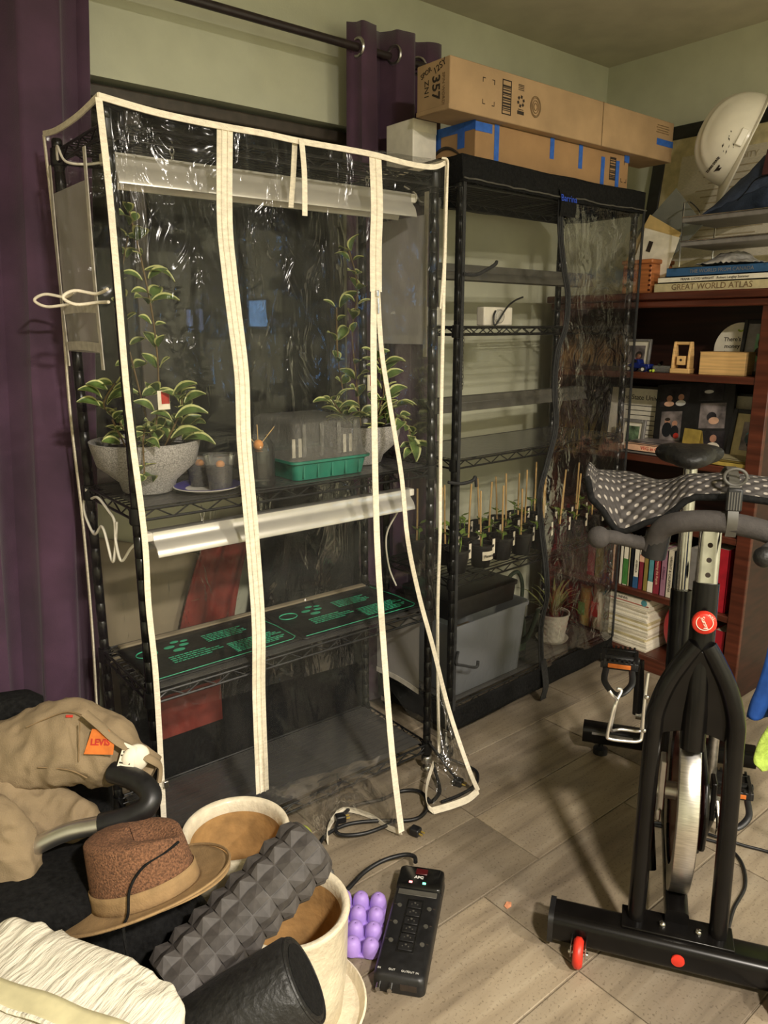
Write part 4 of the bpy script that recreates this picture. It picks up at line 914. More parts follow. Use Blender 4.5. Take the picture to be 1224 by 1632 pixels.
# handwriting on the end, reading downwards
F = lambda yy, zz: frame((lx, yy, zz), (0, 0, -1), (0, -1, 0))
text('handwriting', '357', .044, 'box_ink', tb_, F(-.012, .066), bold=.0008)
text('handwriting', 'ZN1', .026, 'box_ink', tb_, F(.028, .068))
text('handwriting', '12SY', .026, 'box_ink', tb_, frame((lx, -.028, .118), (0, -.8, .35), (0, .35, .8)))
text('handwriting', 'SPOR', .020, 'box_ink', tb_, frame((lx, .03, .112), (0, -1, .35), (0, .35, 1)))
text('handwriting', 'SPIN WORDS', .015, 'faded_ink', tb_, F(-.044, .055))
wb = thing('white_box', 'plain white box standing behind the blue-taped box', 'box', (1.752, 1.985, ZB), .0)
obj('carton', MB().box((0, 0, .068), (.10, .13, .136)), 'white_plastic', wb, bevel=.003)
obj('lid_flap', MB().box((0, -.0655, .118), (.098, .0012, .034)), 'paper', wb)
# ------------------------------------------------------------------ bookcase along the right wall (open front faces left)
BX, BXB, BY0, BY1, BH = 2.68, 3.03, 1.18, 2.12, 1.528
BEFORE = set(bpy.data.objects)
bk = thing('bookcase', 'mahogany bookcase with moulded top standing along the right wall', 'bookcase', (0, 0, 0))
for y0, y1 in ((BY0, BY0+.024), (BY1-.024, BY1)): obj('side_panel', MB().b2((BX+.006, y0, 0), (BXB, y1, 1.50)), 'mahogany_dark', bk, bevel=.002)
for y0, y1 in ((BY0-.002, BY0+.052), (BY1-.052, BY1+.002)): obj('face_stile', MB().b2((BX-.006, y0, 0), (BX+.014, y1, 1.475)), 'mahogany', bk, bevel=.003)
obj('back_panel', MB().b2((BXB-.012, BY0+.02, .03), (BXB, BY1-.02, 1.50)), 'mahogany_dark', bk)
obj('top_board', MB().b2((BX-.035, BY0-.035, 1.500), (BXB+.005, BY1+.02, BH)), 'mahogany', bk, bevel=.006)
obj('crown_moulding', MB().b2((BX-.018, BY0-.018, 1.472), (BX+.014, BY1+.01, 1.500)), 'mahogany', bk, bevel=.008)
obj('plinth', MB().b2((BX-.004, BY0, 0), (BX+.016, BY1, .06)), 'mahogany', bk, bevel=.003)
SH = (.062, .335, .640, .900, 1.228)
for z in SH:
    s = obj('shelf', MB().b2((BX+.012, BY0+.024, z-.020), (BXB-.012, BY1-.024, z)), 'mahogany', bk, bevel=.002)
    obj('shelf_lip', MB().b2((BX-.002, BY0+.052, z-.026), (BX+.012, BY1-.052, z)), 'mahogany', s, bevel=.003)
def book(label, x0, x1, y0, y1, z0, z1, cover, kind='flat', title=None, tcol='box_ink', tsize=.02, band=None, name='book', group='books on the bookcase', align=None):
    """flat: spine on the -X face, lying; upright: spine on the -X face, standing"""
    t = thing(name, label, 'book', ((x0+x1)/2, (y0+y1)/2, z0), 0, group); w, d, h = x1-x0, y1-y0, z1-z0; c = .0022
    if kind == 'flat':
        m = MB().box((0, 0, c/2), (w, d, c)).box((0, 0, h-c/2), (w, d, c)).box((-w/2+c/2, 0, h/2), (c, d, h))
        obj('cover', m, cover, t); obj('pages', MB().box((.002, 0, h/2), (w-.008, d-.008, h-2*c)), 'paper_shade', t)
        if title: text('spine_title', title, tsize, tcol, t, frame((-w/2-.0006, 0, h/2), (0, -1, 0), (0, 0, 1)))
    else:
        m = MB().box((0, -d/2+c/2, h/2), (w, c, h)).box((0, d/2-c/2, h/2), (w, c, h)).box((-w/2+c/2, 0, h/2), (c, d, h))
        obj('cover', m, cover, t); obj('pages', MB().box((.002, 0, h/2), (w-.008, d-2*c, h-.008)), 'paper_shade', t)
        if band: obj('spine_band', MB().box((-w/2-.0003, 0, h*band[0]), (.0008, d*.98, h*band[1])), band[2], t)
        if title: text('spine_title', title, tsize, tcol, t, frame((-w/2-.0009, 0, h*.5), (0, 0, -1), (0, -1, 0)))
    return t
# top of the bookcase
z0 = BH+.0005
book('thick cream atlas lying at the bottom of the pile on the bookcase', 2.70, 2.94, 1.215, 1.665, z0, z0+.034, 'tan_book', 'flat', 'GREAT WORLD ATLAS', 'faded_ink', .030)
book('thin white art book lying between the atlas and the blue book', 2.705, 2.93, 1.21, 1.655, z0+.0345, z0+.0555, 'paper', 'flat', 'FRANK LLOYD WRIGHT   Robert Langley Sommer', 'box_ink', .012)
book('blue book lying at the top of the pile under the letter tray', 2.71, 2.92, 1.20, 1.625, z0+.056, z0+.088, 'blue_book', 'flat', 'THE WORLD FROM CANADA', 'frame_silver', .018)
t = thing('wooden_box', 'reddish cedar box with a lid and dovetailed corners on the bookcase', 'wooden box', (2.78, 1.75, z0), 0)
obj('body', MB().box((0, 0, .055), (.15, .125, .11)), 'cedar', t, bevel=.003)
obj('lid', MB().box((.0, .0, .119), (.162, .138, .017)), 'cedar', t, bevel=.005)
obj('knob', MB().ball((-.077, .035, .095), .006), 'brass_paper', t, smooth=True)
dv = MB()
for i in range(6): dv.box((-.0752, -.058, .012+i*.018), (.001, .010, .008))
obj('dovetail', dv, 'mahogany', t)
obj('latch', MB().box((-.082, .03, .035), (.012, .03, .006)).box((-.082, .016, .043), (.008, .006, .022)), 'black_metal', t, bevel=.001)
# papers and a grey folder leaning on the cedar box
pz = z0+.128
for i, (lab, m, sx, sz, cx, cy, cz, rx, ry) in enumerate((('grey plastic document folder leaning against the wire letter tray', 'folder_grey', .20, .26, 2.80, 1.70, pz+.10, -.75, .1), ('manila envelope sticking out under the grey folder', 'manila', .16, .20, 2.775, 1.735, pz+.045, -1.05, .0), ('cream envelope with a black mark above the cedar box', 'paper', .15, .16, 2.765, 1.715, pz+.022, -1.25, -.1))):
    if i == 0: mat('folder_grey', rgb(128, 130, 122), .35, var=.06, scale=20, coat=.2); mat('manila', rgb(214, 184, 122), .7, var=.06, scale=30)
    t = thing(('document_folder', 'envelope', 'envelope')[i], lab, ('folder', 'envelope', 'envelope')[i], (cx, cy, cz), 0)
    R = Matrix.Rotation(rx, 3, 'X')@Matrix.Rotation(ry, 3, 'Y')
    obj('sheet', MB().box((0, 0, 0), (.004, sz, sx), rot=R), m, t, bevel=.001)
    if i == 0:
        obj('paper_label', MB().box(R@Vector((-.004, .05, .035)), (.0012, .13, .022), rot=R), 'paper', t)
        obj('rivet', MB().ball(R@Vector((-.004, .03, .07)), .006, 10, (.4, 1, 1)), 'black_metal', t, smooth=True)
    if i == 2: obj('stamp', MB().box(R@Vector((-.003, -.02, .03)), (.001, .04, .018), rot=R), 'box_ink', t)
# two-tier wire letter tray
t = thing('letter_tray', 'two-tier grey letter tray with wire posts standing on the book pile', 'letter tray', (2.80, 1.395, z0+.0885), 0)
for z in (.072, .155):
    p = obj('tray', MB().box((0, 0, z), (.24, .33, .003)).box((-.12, 0, z+.007), (.003, .33, .014)).box((0, .165, z+.007), (.24, .003, .014)).box((0, -.165, z+.007), (.24, .003, .014)), 'frame_silver', t, bevel=.001)
    obj('front_rail', MB().cyl((-.123, -.165, z+.016), (-.123, .165, z+.016), .003, 8), 'chrome', p, smooth=True)
for (x, y) in ((-.118, .165), (-.118, -.165), (.118, .165), (.118, -.165)):
    obj('wire_post', MB().tube([(x, y, .0), (x, y, .225), (x*.8, y, .228)], .003, 6), 'chrome', t, smooth=True)
obj('wire_loop', MB().tube(smoothpath([(-.118, .165, .222), (-.06, .175, .232), (.0, .168, .20), (-.04, .165, .16)]), .0025, 6), 'chrome', t, smooth=True)
def crf(u, v): 
    x = -.09+.16*v; y = .12-.22*u; return (x, y, .004+.05*sin(pi*min(1, u*1.1))*sin(pi*v)*(.8+.5*nz(u*5, v*5, 2))+.012*abs(nz(u*12, v*12, 4)))
pb = tag(obj('plastic_sleeve', MB().grid(crf, 22, 16), 'silver_plastic', smooth=True, solid=.001, loc=(2.80, 1.395, z0+.0895)), 'crumpled clear plastic sleeve inside the letter tray', 'sleeve')
# folded navy jacket on the tray and the hard hat on top
jz = z0+.0885+.158
def jk(u, v):
    x = -.13+.26*v; y = .145-.33*u
    top = .235*(min(1, u*1.35+.04))**.9
    r = 1-abs(2*v-1)**3
    z = top*(.35+.65*r)+.012*nz(u*6, v*5, 1)+.006*nz(u*15, v*14, 3)
    return (x, y-.01*r, max(.002, z))
t = thing('folded_jacket', 'dark navy jacket heaped on the letter tray under the hard hat', 'jacket', (2.815, 1.375, jz), 0)
obj('cloth', MB().grid(jk, 30, 20), 'navy_cloth', t, smooth=True, solid=.006)
obj('maroon_lining', MB().box((-.128, -.125, .16), (.006, .07, .085), rot=Matrix.Rotation(.25, 3, 'Y')), 'maroon_cloth', t, bevel=.002)
obj('seam', MB().tube(smoothpath([(-.128, -.01, .05), (-.134, -.04, .075), (-.134, -.07, .11), (-.13, -.12, .118)]), .0018, 5), 'black_fabric', t, smooth=True)
# hard hat
hh = thing('hard_hat', 'white hard hat with black lettering resting on the navy jacket', 'hard hat', (2.875, 1.465, 2.055), 0); hh.scale = (1.16, 1.16, 1.16)
Rh = Matrix(((0, 0, 0), (0, 0, 0), (0, 0, 0)))
xf = Vector((-.25, .30, -.92)).normalized()      # front (peak) direction
zu = Vector((-.55, .70, .42)); zu = (zu-xf*zu.dot(xf)).normalized()   # crown direction
yl = zu.cross(xf); Rh = Matrix((xf, yl, zu)).transposed()
def shell(u, v):
    a = 2*pi*u; t_ = v*pi/2
    r = cos(t_)**.82; hgt = sin(t_)
    lx_, ly_ = .138, .112
    x, y, z = lx_*r*cos(a), ly_*r*sin(a), .128*hgt
    ridge = .007*max(0, 1-(abs(y)/.022)**2)*min(1, z/.03)+.006*max(0, 1-((abs(y)-.046)/.012)**2)*min(1, z/.05)
    return Rh@Vector((x*(1+.02*z), y, z+ridge))
obj('shell', MB().grid(shell, 64, 24, cu=True), 'hat_white', hh, smooth=True)
def brim(u, v):
    a = -pi+2*pi*u; fx = max(0, cos(a))**1.5
    e = .012+.042*fx
    k = 1+e/.138*v if True else 1
    return Rh@Vector(((.138+e*v)*cos(a), (.112+(.010+.008*fx)*v)*sin(a), -.002-.016*v*fx-.004*v))
obj('peak', MB().grid(brim, 56, 4), 'hat_white', hh, smooth=True, solid=.004)
for s in (-1, 1): obj('accessory_slot', MB().box(Rh@Vector((.02, s*.110, .018)), (.05, .010, .022), rot=Rh), 'hat_white', hh, bevel=.003)
def onshell(a, t_, k=1.01): 
    v = Vector(shell(a/(2*pi), t_)); return v*k
p = onshell(.12, .20); tx = (onshell(.02, .20)-onshell(.22, .20)); ty = (onshell(.12, .26)-onshell(.12, .14))
text('lettering', 'TEXAS STATE', .0105, 'box_ink', hh, frame(onshell(.62, .27, 1.015), onshell(.80, .27)-onshell(.44, .27), onshell(.62, .34)-onshell(.62, .20)), ext=.0015)
pe = onshell(.60, .17, 1.008); fm = frame(pe, onshell(.75, .17)-onshell(.45, .17), onshell(.60, .24)-onshell(.60, .10))
em = MB().prism([(-.014, .006), (.014, .006), (.011, .001), (.004, .001), (.011, -.006), (.0, -.006), (-.006, .001)], -.002, .002, lambda a, b, h_: tuple(fm@Vector((a, b, h_))))
obj('emblem', em, 'box_ink', hh)
rnd = random.Random(5)
for i in range(11):
    a = 1.25+rnd.uniform(-.22, .22); t_ = .20+rnd.uniform(-.10, .10); c = onshell(a, t_, 1.004); d1 = (onshell(a+.05, t_)-onshell(a-.05, t_)).normalized(); d2 = (onshell(a, t_+.03)-onshell(a, t_-.03)).normalized(); l, w_ = rnd.uniform(.002, .007), rnd.uniform(.0008, .002)
    q = (d1*rnd.uniform(.4, 1)+d2*rnd.uniform(.2, 1)).normalized(); n_ = d1.cross(d2); s_ = n_.cross(q)
    obj('scuff', MB().add([c-q*l, c+s_*w_, c+q*l, c-s_*w_], [(0, 1, 2, 3)]), 'box_ink', hh)
# framed certificate leaning on the wall
fr = thing('framed_certificate', 'black framed certificate with cream mat leaning on the right wall', 'picture frame', (3.02, 1.60, BH+.001), 0)
lean = Matrix.Rotation(.155, 3, 'Y')
def fbox(y0, y1, z0_, z1_, x, th): return MB().box(lean@Vector((x, (y0+y1)/2, (z0_+z1_)/2)), (th, y1-y0, z1_-z0_), rot=lean)
FW, FH = .365, .69
for y0, y1, a, b in ((-FW, -FW+.055, 0, FH), (FW-.055, FW, 0, FH), (-FW, FW, 0, .055), (-FW, FW, FH-.055, FH)):
    f_ = obj('frame_rail', fbox(y0, y1, a, b, .012, .024), 'frame_black', fr, bevel=.004)
obj('mat_board', fbox(-FW+.05, FW-.05, .05, FH-.05, .012, .010), 'tan_book', fr)
obj('certificate', fbox(-FW+.13, FW-.13, .14, FH-.13, .006, .002), 'paper_shade', fr)
tx_ = MB()
for i in range(12): 
    q = lean@Vector((.0045, .0, FH-.20-i*.026)); tx_.box(q, (.0008, .30-.05*(i % 3), .005), rot=lean)
obj('printed_text', tx_, mat('faded_print', rgb(164, 150, 120), .85), fr)
text('heading', 'UNIVERSITY', .032, 'faded_print', fr, frame(lean@Vector((.004, 0, FH-.165)), (0, -1, 0), lean@Vector((0, 0, 1))))
# ------------------------------------------------------------------ bookcase, upper shelf
z1 = SH[4]+.0005
def photo_frame(name, label, x, yc, z, w, h, fm_, fw, mats, lean_a, figs=(), matw=.0, mm='paper', base='photo_mid', deep=.012):
    """picture frame facing -X leaning back by lean_a"""
    t = thing(name, label, 'picture frame', (x, yc, z), 0); R = Matrix.Rotation(lean_a, 3, 'Y')
    bx = lambda y0, y1, a, b, xx, th: MB().box(R@Vector((xx, (y0+y1)/2, (a+b)/2)), (th, y1-y0, b-a), rot=R)
    for y0, y1, a, b in ((-w/2, -w/2+fw, 0, h), (w/2-fw, w/2, 0, h), (-w/2+fw, w/2-fw, 0, fw), (-w/2+fw, w/2-fw, h-fw, h)): obj('frame_rail', bx(y0, y1, a, b, 0, deep), fm_, t, bevel=.0015)
    obj('mat_board', bx(-w/2+fw, w/2-fw, fw, h-fw, .003, .003), mm, t)
    i = fw+matw; pr = obj('print', bx(-w/2+i, w/2-i, i, h-i, .001, .002), base, t)
    for (yy, zz, r, m_, sy, sz) in figs:
        obj('printed_figure', MB().lathe([(r, -.0004), (r, .0004)], 14, R@Vector((-.0012, yy, zz)), R@Matrix.Rotation(pi/2, 3, 'Y'), sx=sz, sy=sy), m_, pr)
    return t
photo_frame('photo_frame', 'small silver frame with a white mat behind the toy truck', 2.79, 1.785, z1, .13, .125, 'frame_silver', .010, 1, .12, ((-.015, .06, .016, 'box_ink', 1, 1), (-.015, .056, .011, 'skin', 1, 1), (-.012, .034, .020, 'red_ink', 1, .7)), .016)
t = thing('toy_truck', 'small dark blue vintage toy pickup truck on the shelf', 'toy truck', (2.715, 1.712, z1), .0)
# the truck stands along Y, nose to the left
prof = [(-.052, .012), (.050, .012), (.052, .026), (.030, .030), (.026, .048), (-.004, .048), (-.010, .030), (-.052, .030)]
obj('body', MB().prism(prof, -.019, .019, lambda a, b, h_: (h_, a, b)), 'truck_blue', t, bevel=.003)
for yy in (-.032, .032):
    for s in (-1, 1):
        obj('fender', MB().lathe([(.013, -.004), (.014, .0), (.013, .004)], 16, (s*.020, yy, .012), Matrix.Rotation(pi/2, 3, 'Y')), 'truck_blue', t, smooth=True)
        w_ = obj('wheel', MB().lathe([(.0045, -.005), (.0105, -.005), (.0105, .005), (.0045, .005)], 16, (s*.0245, yy, .0105), Matrix.Rotation(pi/2, 3, 'Y')), 'black_plastic', t, smooth=True)
        obj('hubcap', MB().lathe([(.0065, -.001), (.0065, .001)], 14, (s*.0300, yy, .0105), Matrix.Rotation(pi/2, 3, 'Y')), 'white_enamel', w_, smooth=True)
obj('window', MB().box((-.0195, .012, .040), (.001, .020, .011)), 'black_plastic', t)
tk = thing('wooden_slide_viewer', 'small pale wooden wine rack stand with a plastic base', 'wooden stand', (2.725, 1.535, z1), .12)
obj('base', MB().box((0, 0, .009), (.05, .075, .018)), 'pale_wood', tk, bevel=.002)
for s in (-1, 1): obj('upright', MB().prism([(-.024, .018), (.024, .018), (.020, .07), (.008, .118), (-.012, .118), (-.022, .07)], -.004, .004, lambda a, b, h_, s=s: (a, s*.030+h_, b)), 'pale_wood', tk, bevel=.0015)
obj('cross_bar', MB().cyl((-.004, -.03, .112), (-.004, .03, .112), .006, 8), 'pale_wood', tk, smooth=True)
bl_ = obj('block', MB().box((-.005, .0, .048), (.028, .034, .034)), 'pale_wood', tk, bevel=.002)
obj('hole', MB().cyl((-.0195, 0, .05), (-.0175, 0, .05), .005, 10), 'box_ink', bl_)
t = thing('glass_slab', 'low clear acrylic block beside the little wooden stand', 'acrylic block', (2.735, 1.612, z1), 0)
obj('slab', MB().box((0, 0, .013), (.06, .075, .026)), 'clear_plastic', t, bevel=.003)
obj('silver_cap', MB().cyl((-.01, .02, .0265), (.01, .022, .036), .007, 10), 'chrome', t, smooth=True)
tr = MB()
for q in ((2.705, 1.652), (2.71, 1.643), (2.7, 1.638)): pass
t = thing('trinket', 'tiny green and yellow beads in front of the acrylic block', 'beads', (2.70, 1.648, z1), 0)
for q in ((0, .006, .005), (.004, -.004, .006), (-.005, -.009, .005)): obj('bead', MB().ball((q[0], q[1], q[2]), q[2]), 'yellow_green', t, smooth=True)
t = thing('wooden_box', 'pale plain wooden box with visible grain on the upper shelf', 'wooden box', (2.765, 1.378, z1), .10)
obj('body', MB().box((0, 0, .041), (.11, .165, .082)), 'pale_wood', t, bevel=.0015)
obj('lid_line', MB().box((0, 0, .0815), (.112, .167, .003)), 'pale_wood', t, bevel=.001)
t = thing('round_sign', 'round white sign with typewriter words behind the pale wooden box', 'sign', (2.865, 1.40, z1), 0)
Rs = Matrix.Rotation(.16, 3, 'Y')
obj('disc', MB().lathe([(.095, -.004), (.095, .004)], 40, Rs@Vector((0, 0, .096)), Rs@Matrix.Rotation(pi/2, 3, 'Y')), 'paper', t, bevel=.001)
for i, s in enumerate(("There's always", 'money in the', 'banana stand')):
    text('lettering', s, .022, 'box_ink', t, frame(Rs@Vector((-.0045, -.004, .128-.026*i)), (0, -1, .03), Rs@Vector((0, .0, 1))), bold=.0003)
obj('banana', MB().tube([Rs@Vector((-.005, .012*cos(a)-.0, .168+.010*sin(a))) for a in [3.4+i*.3 for i in range(9)]], .003, 6), 'yellow_green', t)
photo_frame('photo_frame', 'tall black frame with a grey mat and green picture at the end of the shelf', 2.80, 1.285, z1, .15, .20, 'frame_black', .014, 1, .16, ((-.0, .085, .022, 'box_ink', 1, .8), (.005, .12, .014, 'box_ink', .7, 1.5)), .036, 'frame_silver', 'photo_teal')
# ------------------------------------------------------------------ bookcase, photo shelf
z2 = SH[3]+.0005
photo_frame('certificate_frame', 'large cream certificate frame at the back of the photo shelf', 2.90, 1.83, z2, .30, .255, 'frame_black', .012, 1, .10, (), .0, 'paper', 'paper')
c_ = [o for o in bpy.data.objects if o.get('label') == 'large cream certificate frame at the back of the photo shelf'][0]
Rq = Matrix.Rotation(.10, 3, 'Y')
text('heading', 'The State University', .030, 'box_ink', c_, frame(Rq@Vector((-.0005, -.03, .205)), (0, -1, 0), Rq@Vector((0, 0, 1))))
tx_ = MB()
for i in range(7): tx_.box(Rq@Vector((-.0005, -.02, .17-i*.02)), (.0006, .20-.04*(i % 3), .003), rot=Rq)
obj('printed_text', tx_, 'box_ink', c_)
photo_frame('photo_frame', 'small grey frame with white mat in front of the certificate', 2.79, 1.775, z2, .115, .125, 'frame_silver', .014, 1, .14, (), .014, 'paper', 'photo_green')
# black collage frame with five photographs
cf = thing('collage_frame', 'large black collage frame holding several family photographs', 'picture frame', (2.84, 1.535, z2), 0); Rc = Matrix.Rotation(.20, 3, 'Y')@Matrix.Rotation(-.10, 3, 'X')
cb2 = lambda y0, y1, a, b, xx, th: MB().box(Rc@Vector((xx, (y0+y1)/2, (a+b)/2)), (th, y1-y0, b-a), rot=Rc)
obj('board', cb2(-.165, .165, 0, .29, 0, .012), 'frame_black', cf, bevel=.002)
for k, (y0, y1, a, b, m_, figs) in enumerate(((.02, .145, .195, .275, 'photo_dark', ((.055, .232, .013, 'skin', 1, 1), (.055, .208, .022, 'print_grey', 1, .55), (.105, .228, .013, 'skin', 1, 1), (.105, .206, .022, 'peach_book', 1, .5))), (.045, .135, .055, .175, 'photo_mid', ((.105, .135, .013, 'skin', 1, 1), (.105, .142, .012, 'box_ink', 1, .6), (.105, .100, .024, 'black_book', .9, 1.3), (.072, .125, .012, 'skin', 1, 1), (.07, .092, .020, 'black_book', .9, 1.3), (.062, .075, .012, 'red_ink', 1, 1))), (-.12, -.02, .215, .28, 'photo_dark', ((-.06, .25, .012, 'print_grey', 1.6, .6),)), (-.135, -.03, .105, .205, 'photo_mid', ((-.08, .15, .02, 'photo_dark', 1, 1), (-.09, .135, .018, 'peach_book', 1.2, .8))), (-.14, -.045, .0, .095, 'photo_dark', ((-.095, .065, .014, 'skin', 1, 1.1), (-.095, .028, .03, 'paper', 1, .75))))):
    pr = obj('photograph', cb2(y0, y1, a, b, -.0068, .0015), m_, cf)
    for (yy, zz, r, mm_, sy, sz) in figs: obj('printed_figure', MB().lathe([(r, -.0003), (r, .0003)], 12, Rc@Vector((-.0079-.0002*len(pr.children), yy, zz)), Rc@Matrix.Rotation(pi/2, 3, 'Y'), sx=sz, sy=sy), mm_, pr)
photo_frame('photo_frame', 'black frame with a cream mat around a blue portrait', 2.82, 1.30, z2, .16, .20, 'frame_black', .016, 1, .22, ((-.005, .095, .026, 'teal_book', 1, 1), (.004, .09, .02, 'photo_mid', 1, 1), (-.012, .07, .022, 'black_book', 1, .6)), .03, 'tan_book', 'photo_mid')
photo_frame('photo_frame', 'landscape print in a black frame behind the blue portrait', 2.90, 1.32, z2, .19, .25, 'frame_black', .010, 1, .10, (), .02, 'paper_shade', 'paper_shade')
book('pale orange gardening book lying on the photo shelf', 2.695, 2.86, 1.445, 1.742, z2+.012, z2+.040, 'peach_book', 'flat', 'VEG in ONE BED', 'red_ink', .020)
book('thin grey booklet lying under the pale orange gardening book', 2.70, 2.86, 1.50, 1.76, z2, z2+.0115, 'frame_silver', 'flat')
book('open white booklet lying on the pale orange gardening book', 2.72, 2.85, 1.52, 1.735, z2+.0405, z2+.048, 'photo_mid', 'flat')
gc = thing('greeting_card', 'small folded gold card standing on the gardening book', 'card', (2.745, 1.482, z2+.0485), -.25)
gc.location.z = z2+.0405
obj('front_leaf', MB().box((0, 0, .038), (.0015, .082, .076), rot=Matrix.Rotation(.12, 3, 'Y')), 'brass_paper', gc)
obj('back_leaf', MB().box((.018, 0, .036), (.0015, .082, .076), rot=Matrix.Rotation(-.25, 3, 'Y')), 'brass_paper', gc)
book('gold-covered book with white pages at the right end of the photo shelf', 2.69, 2.84, 1.235, 1.40, z2, z2+.018, 'brass_paper', 'flat')
book('red-edged magazine lying on the gold-covered book', 2.72, 2.86, 1.245, 1.40, z2+.0185, z2+.025, 'tan_book', 'flat')
# ------------------------------------------------------------------ bookcase, row of upright books
z3 = SH[1]+.0005; yb = 1.768
row = [('thin peach book at the left end of the upright row', .019, .185, 'peach_book', None, None, None), ('dark brown book next to the thin peach book', .023, .184, 'brown_book', None, None, None), ('narrow white book between two brown books', .016, .186, 'paper', None, None, None), ('white book with a green lower spine', .024, .187, 'paper', (.32, .6, 'green_book'), None, None), ('thin tan book beside the black paperback', .009, .183, 'tan_book', None, None, None), ('black paperback in the middle of the upright row', .016, .188, 'black_book', None, None, None), ('cream paperback with a blue foot on its spine', .024, .189, 'paper', (.13, .26, 'blue_book'), 'AMERICA', 'box_ink'), ('short dark red paperback with a pink top', .022, .148, 'maroon_book', (.9, .18, 'peach_book'), None, None), ('olive green book next to the teal one', .021, .190, 'olive_book', None, None, None), ('teal book with cream ends', .024, .191, 'teal_book', (.12, .24, 'paper'), None, None), ('maroon book with pale lettering', .030, .192, 'maroon_book', None, 'Crossing the Rapids', 'peach_book'), ('mauve book beside the maroon one', .026, .193, 'mauve_book', None, 'A History', 'plum_book'), ('cream book titled along its spine beside the mauve book', .027, .196, 'paper_shade', None, 'WRIGHT & CALIFORNIA', 'box_ink'), ('dark narrow book hidden behind the bike post', .030, .200, 'black_book', None, None, None), ('pale olive tall book between the two bike posts', .032, .206, 'olive_book', None, None, None), ('grey and white hardback behind the chromed bike post', .030, .228, 'frame_silver', None, None, None), ('dark green hardback behind the chromed bike post', .030, .226, 'photo_dark', None, None, None), ('purple book with white letters beside the big red book', .020, .245, 'plum_book', None, 'ANNE OF', 'paper'), ('big bright red clothbound book at the right end of the row', .072, .250, 'red_book', None, None, None)]
y = yb
for (lab, th, hgt, cov, band, ttl, tc_) in row:
    book(lab, 2.70, 2.70+.15, y-th, y, z3, z3+hgt, cov, 'upright', ttl, tc_ or 'box_ink', min(.014, th*.55), band, group='upright books in the bookcase'); y -= th+.0006
y = yb+.002
for lab, th, hgt, cov in (('brown hardback seen dimly through the clear cover', .035, .19, 'brown_book'), ('olive hardback seen dimly through the clear cover', .04, .18, 'olive_book'), ('maroon hardback seen dimly through the clear cover', .04, .2, 'maroon_book')):
    book(lab, 2.70, 2.85, y, y+th, z3, z3+hgt, cov, 'upright', group='upright books in the bookcase'); y += th+.001
# ------------------------------------------------------------------ bookcase, bottom shelf: magazine stack
z4 = SH[0]+.0005; rnd = random.Random(14); zz = z4; MAGS = []
while zz < z4+.195:
    th = rnd.choice((.006, .007, .009, .011)); j = rnd.uniform(-.004, .004)
    m = tag(obj('magazine', MB().box((0, 0, th/2), (.17, .20, th)), rnd.choice(('paper', 'paper_shade', 'paper', 'tan_book')), bevel=.0008, loc=(2.79+j, 1.675+rnd.uniform(-.004, .004), zz), rz=rnd.uniform(-.03, .03)), 'x', 'magazine', 'stacked magazines'); MAGS.append(m); zz += th+.0003
ORD = ['second', 'third', 'fourth', 'fifth', 'sixth', 'seventh', 'eighth', 'ninth', 'tenth', 'eleventh', 'twelfth', 'thirteenth', 'fourteenth', 'fifteenth', 'sixteenth', 'seventeenth', 'eighteenth', 'nineteenth', 'twentieth', 'twenty-first', 'twenty-second', 'twenty-third', 'twenty-fourth', 'twenty-fifth', 'twenty-sixth', 'twenty-seventh', 'twenty-eighth']
for i, m in enumerate(reversed(MAGS)): m['label'] = 'pale magazine, %s from the top of the stack in the bookcase' % ORD[i]
tm = thing('magazine', 'top magazine of the stack with a blue disc on its edge', 'magazine', (2.787, 1.675, zz), 0)
obj('pages', MB().box((0, 0, .014), (.17, .20, .028)), 'paper', tm, bevel=.001)
obj('blue_disc', MB().lathe([(.0135, -.0006), (.0135, .0006)], 20, (-.0856, -.078, .014), Matrix.Rotation(pi/2, 3, 'Y')), 'teal_book', tm)
text('spine_title', 'E-NEWS', .016, 'box_ink', tm, frame((-.0858, .03, .014), (0, -1, 0), (0, 0, 1)))
obj('red_line', MB().box((-.0855, 0, .002), (.0008, .2, .003)), 'red_ink', tm)
def cush(u, v):
    a = 2*pi*u; b = pi*(v-.5); r = cos(b)
    return (2.79+.055*abs(sin(b))**.6*(1 if b > 0 else -1), 1.455+.085*r*cos(a), z4+.125+.122*r*sin(a))
tag(obj('red_round_box', MB().grid(cush, 40, 14, cu=True), 'red_book', smooth=True), 'round bright red case standing beside the magazine stack', 'case')
book('red hardback leaning at the right end of the bottom shelf', 2.70, 2.86, 1.245, 1.29, z4, z4+.20, 'red_book', 'upright', group='upright books in the bookcase')
# bagged items standing on the floor end of the shelf, seen through the clear cover
for i, (lab, y_, m_, hh_) in enumerate((('bag of pale printed seed packets behind the spider plant', 1.845, 'paper_shade', .23), ('yellow packet standing next to the pale printed packets', 1.915, 'olive_book', .20))):
    t = thing('packet', lab, 'packet', (2.75, y_, z4), 0)
    obj('pouch', MB().grid(lambda u, v: (-.03*sin(pi*u)*sin(pi*min(1, v+.15)), (u-.5)*.062, hh_*v), 8, 10), m_, t, smooth=True, solid=.004)
    obj('print', MB().box((-.034, 0, hh_*.5), (.001, .035, hh_*.3)), 'red_ink' if i == 0 else 'green_book', t)
# the bookcase stands clear of the covered rack: shift it and everything on it towards the wall
for o in set(bpy.data.objects)-BEFORE:
    if o.parent is None and not o.name.startswith('framed_certificate'): o.location = Vector(o.location)+Vector((.042, .023, 0))
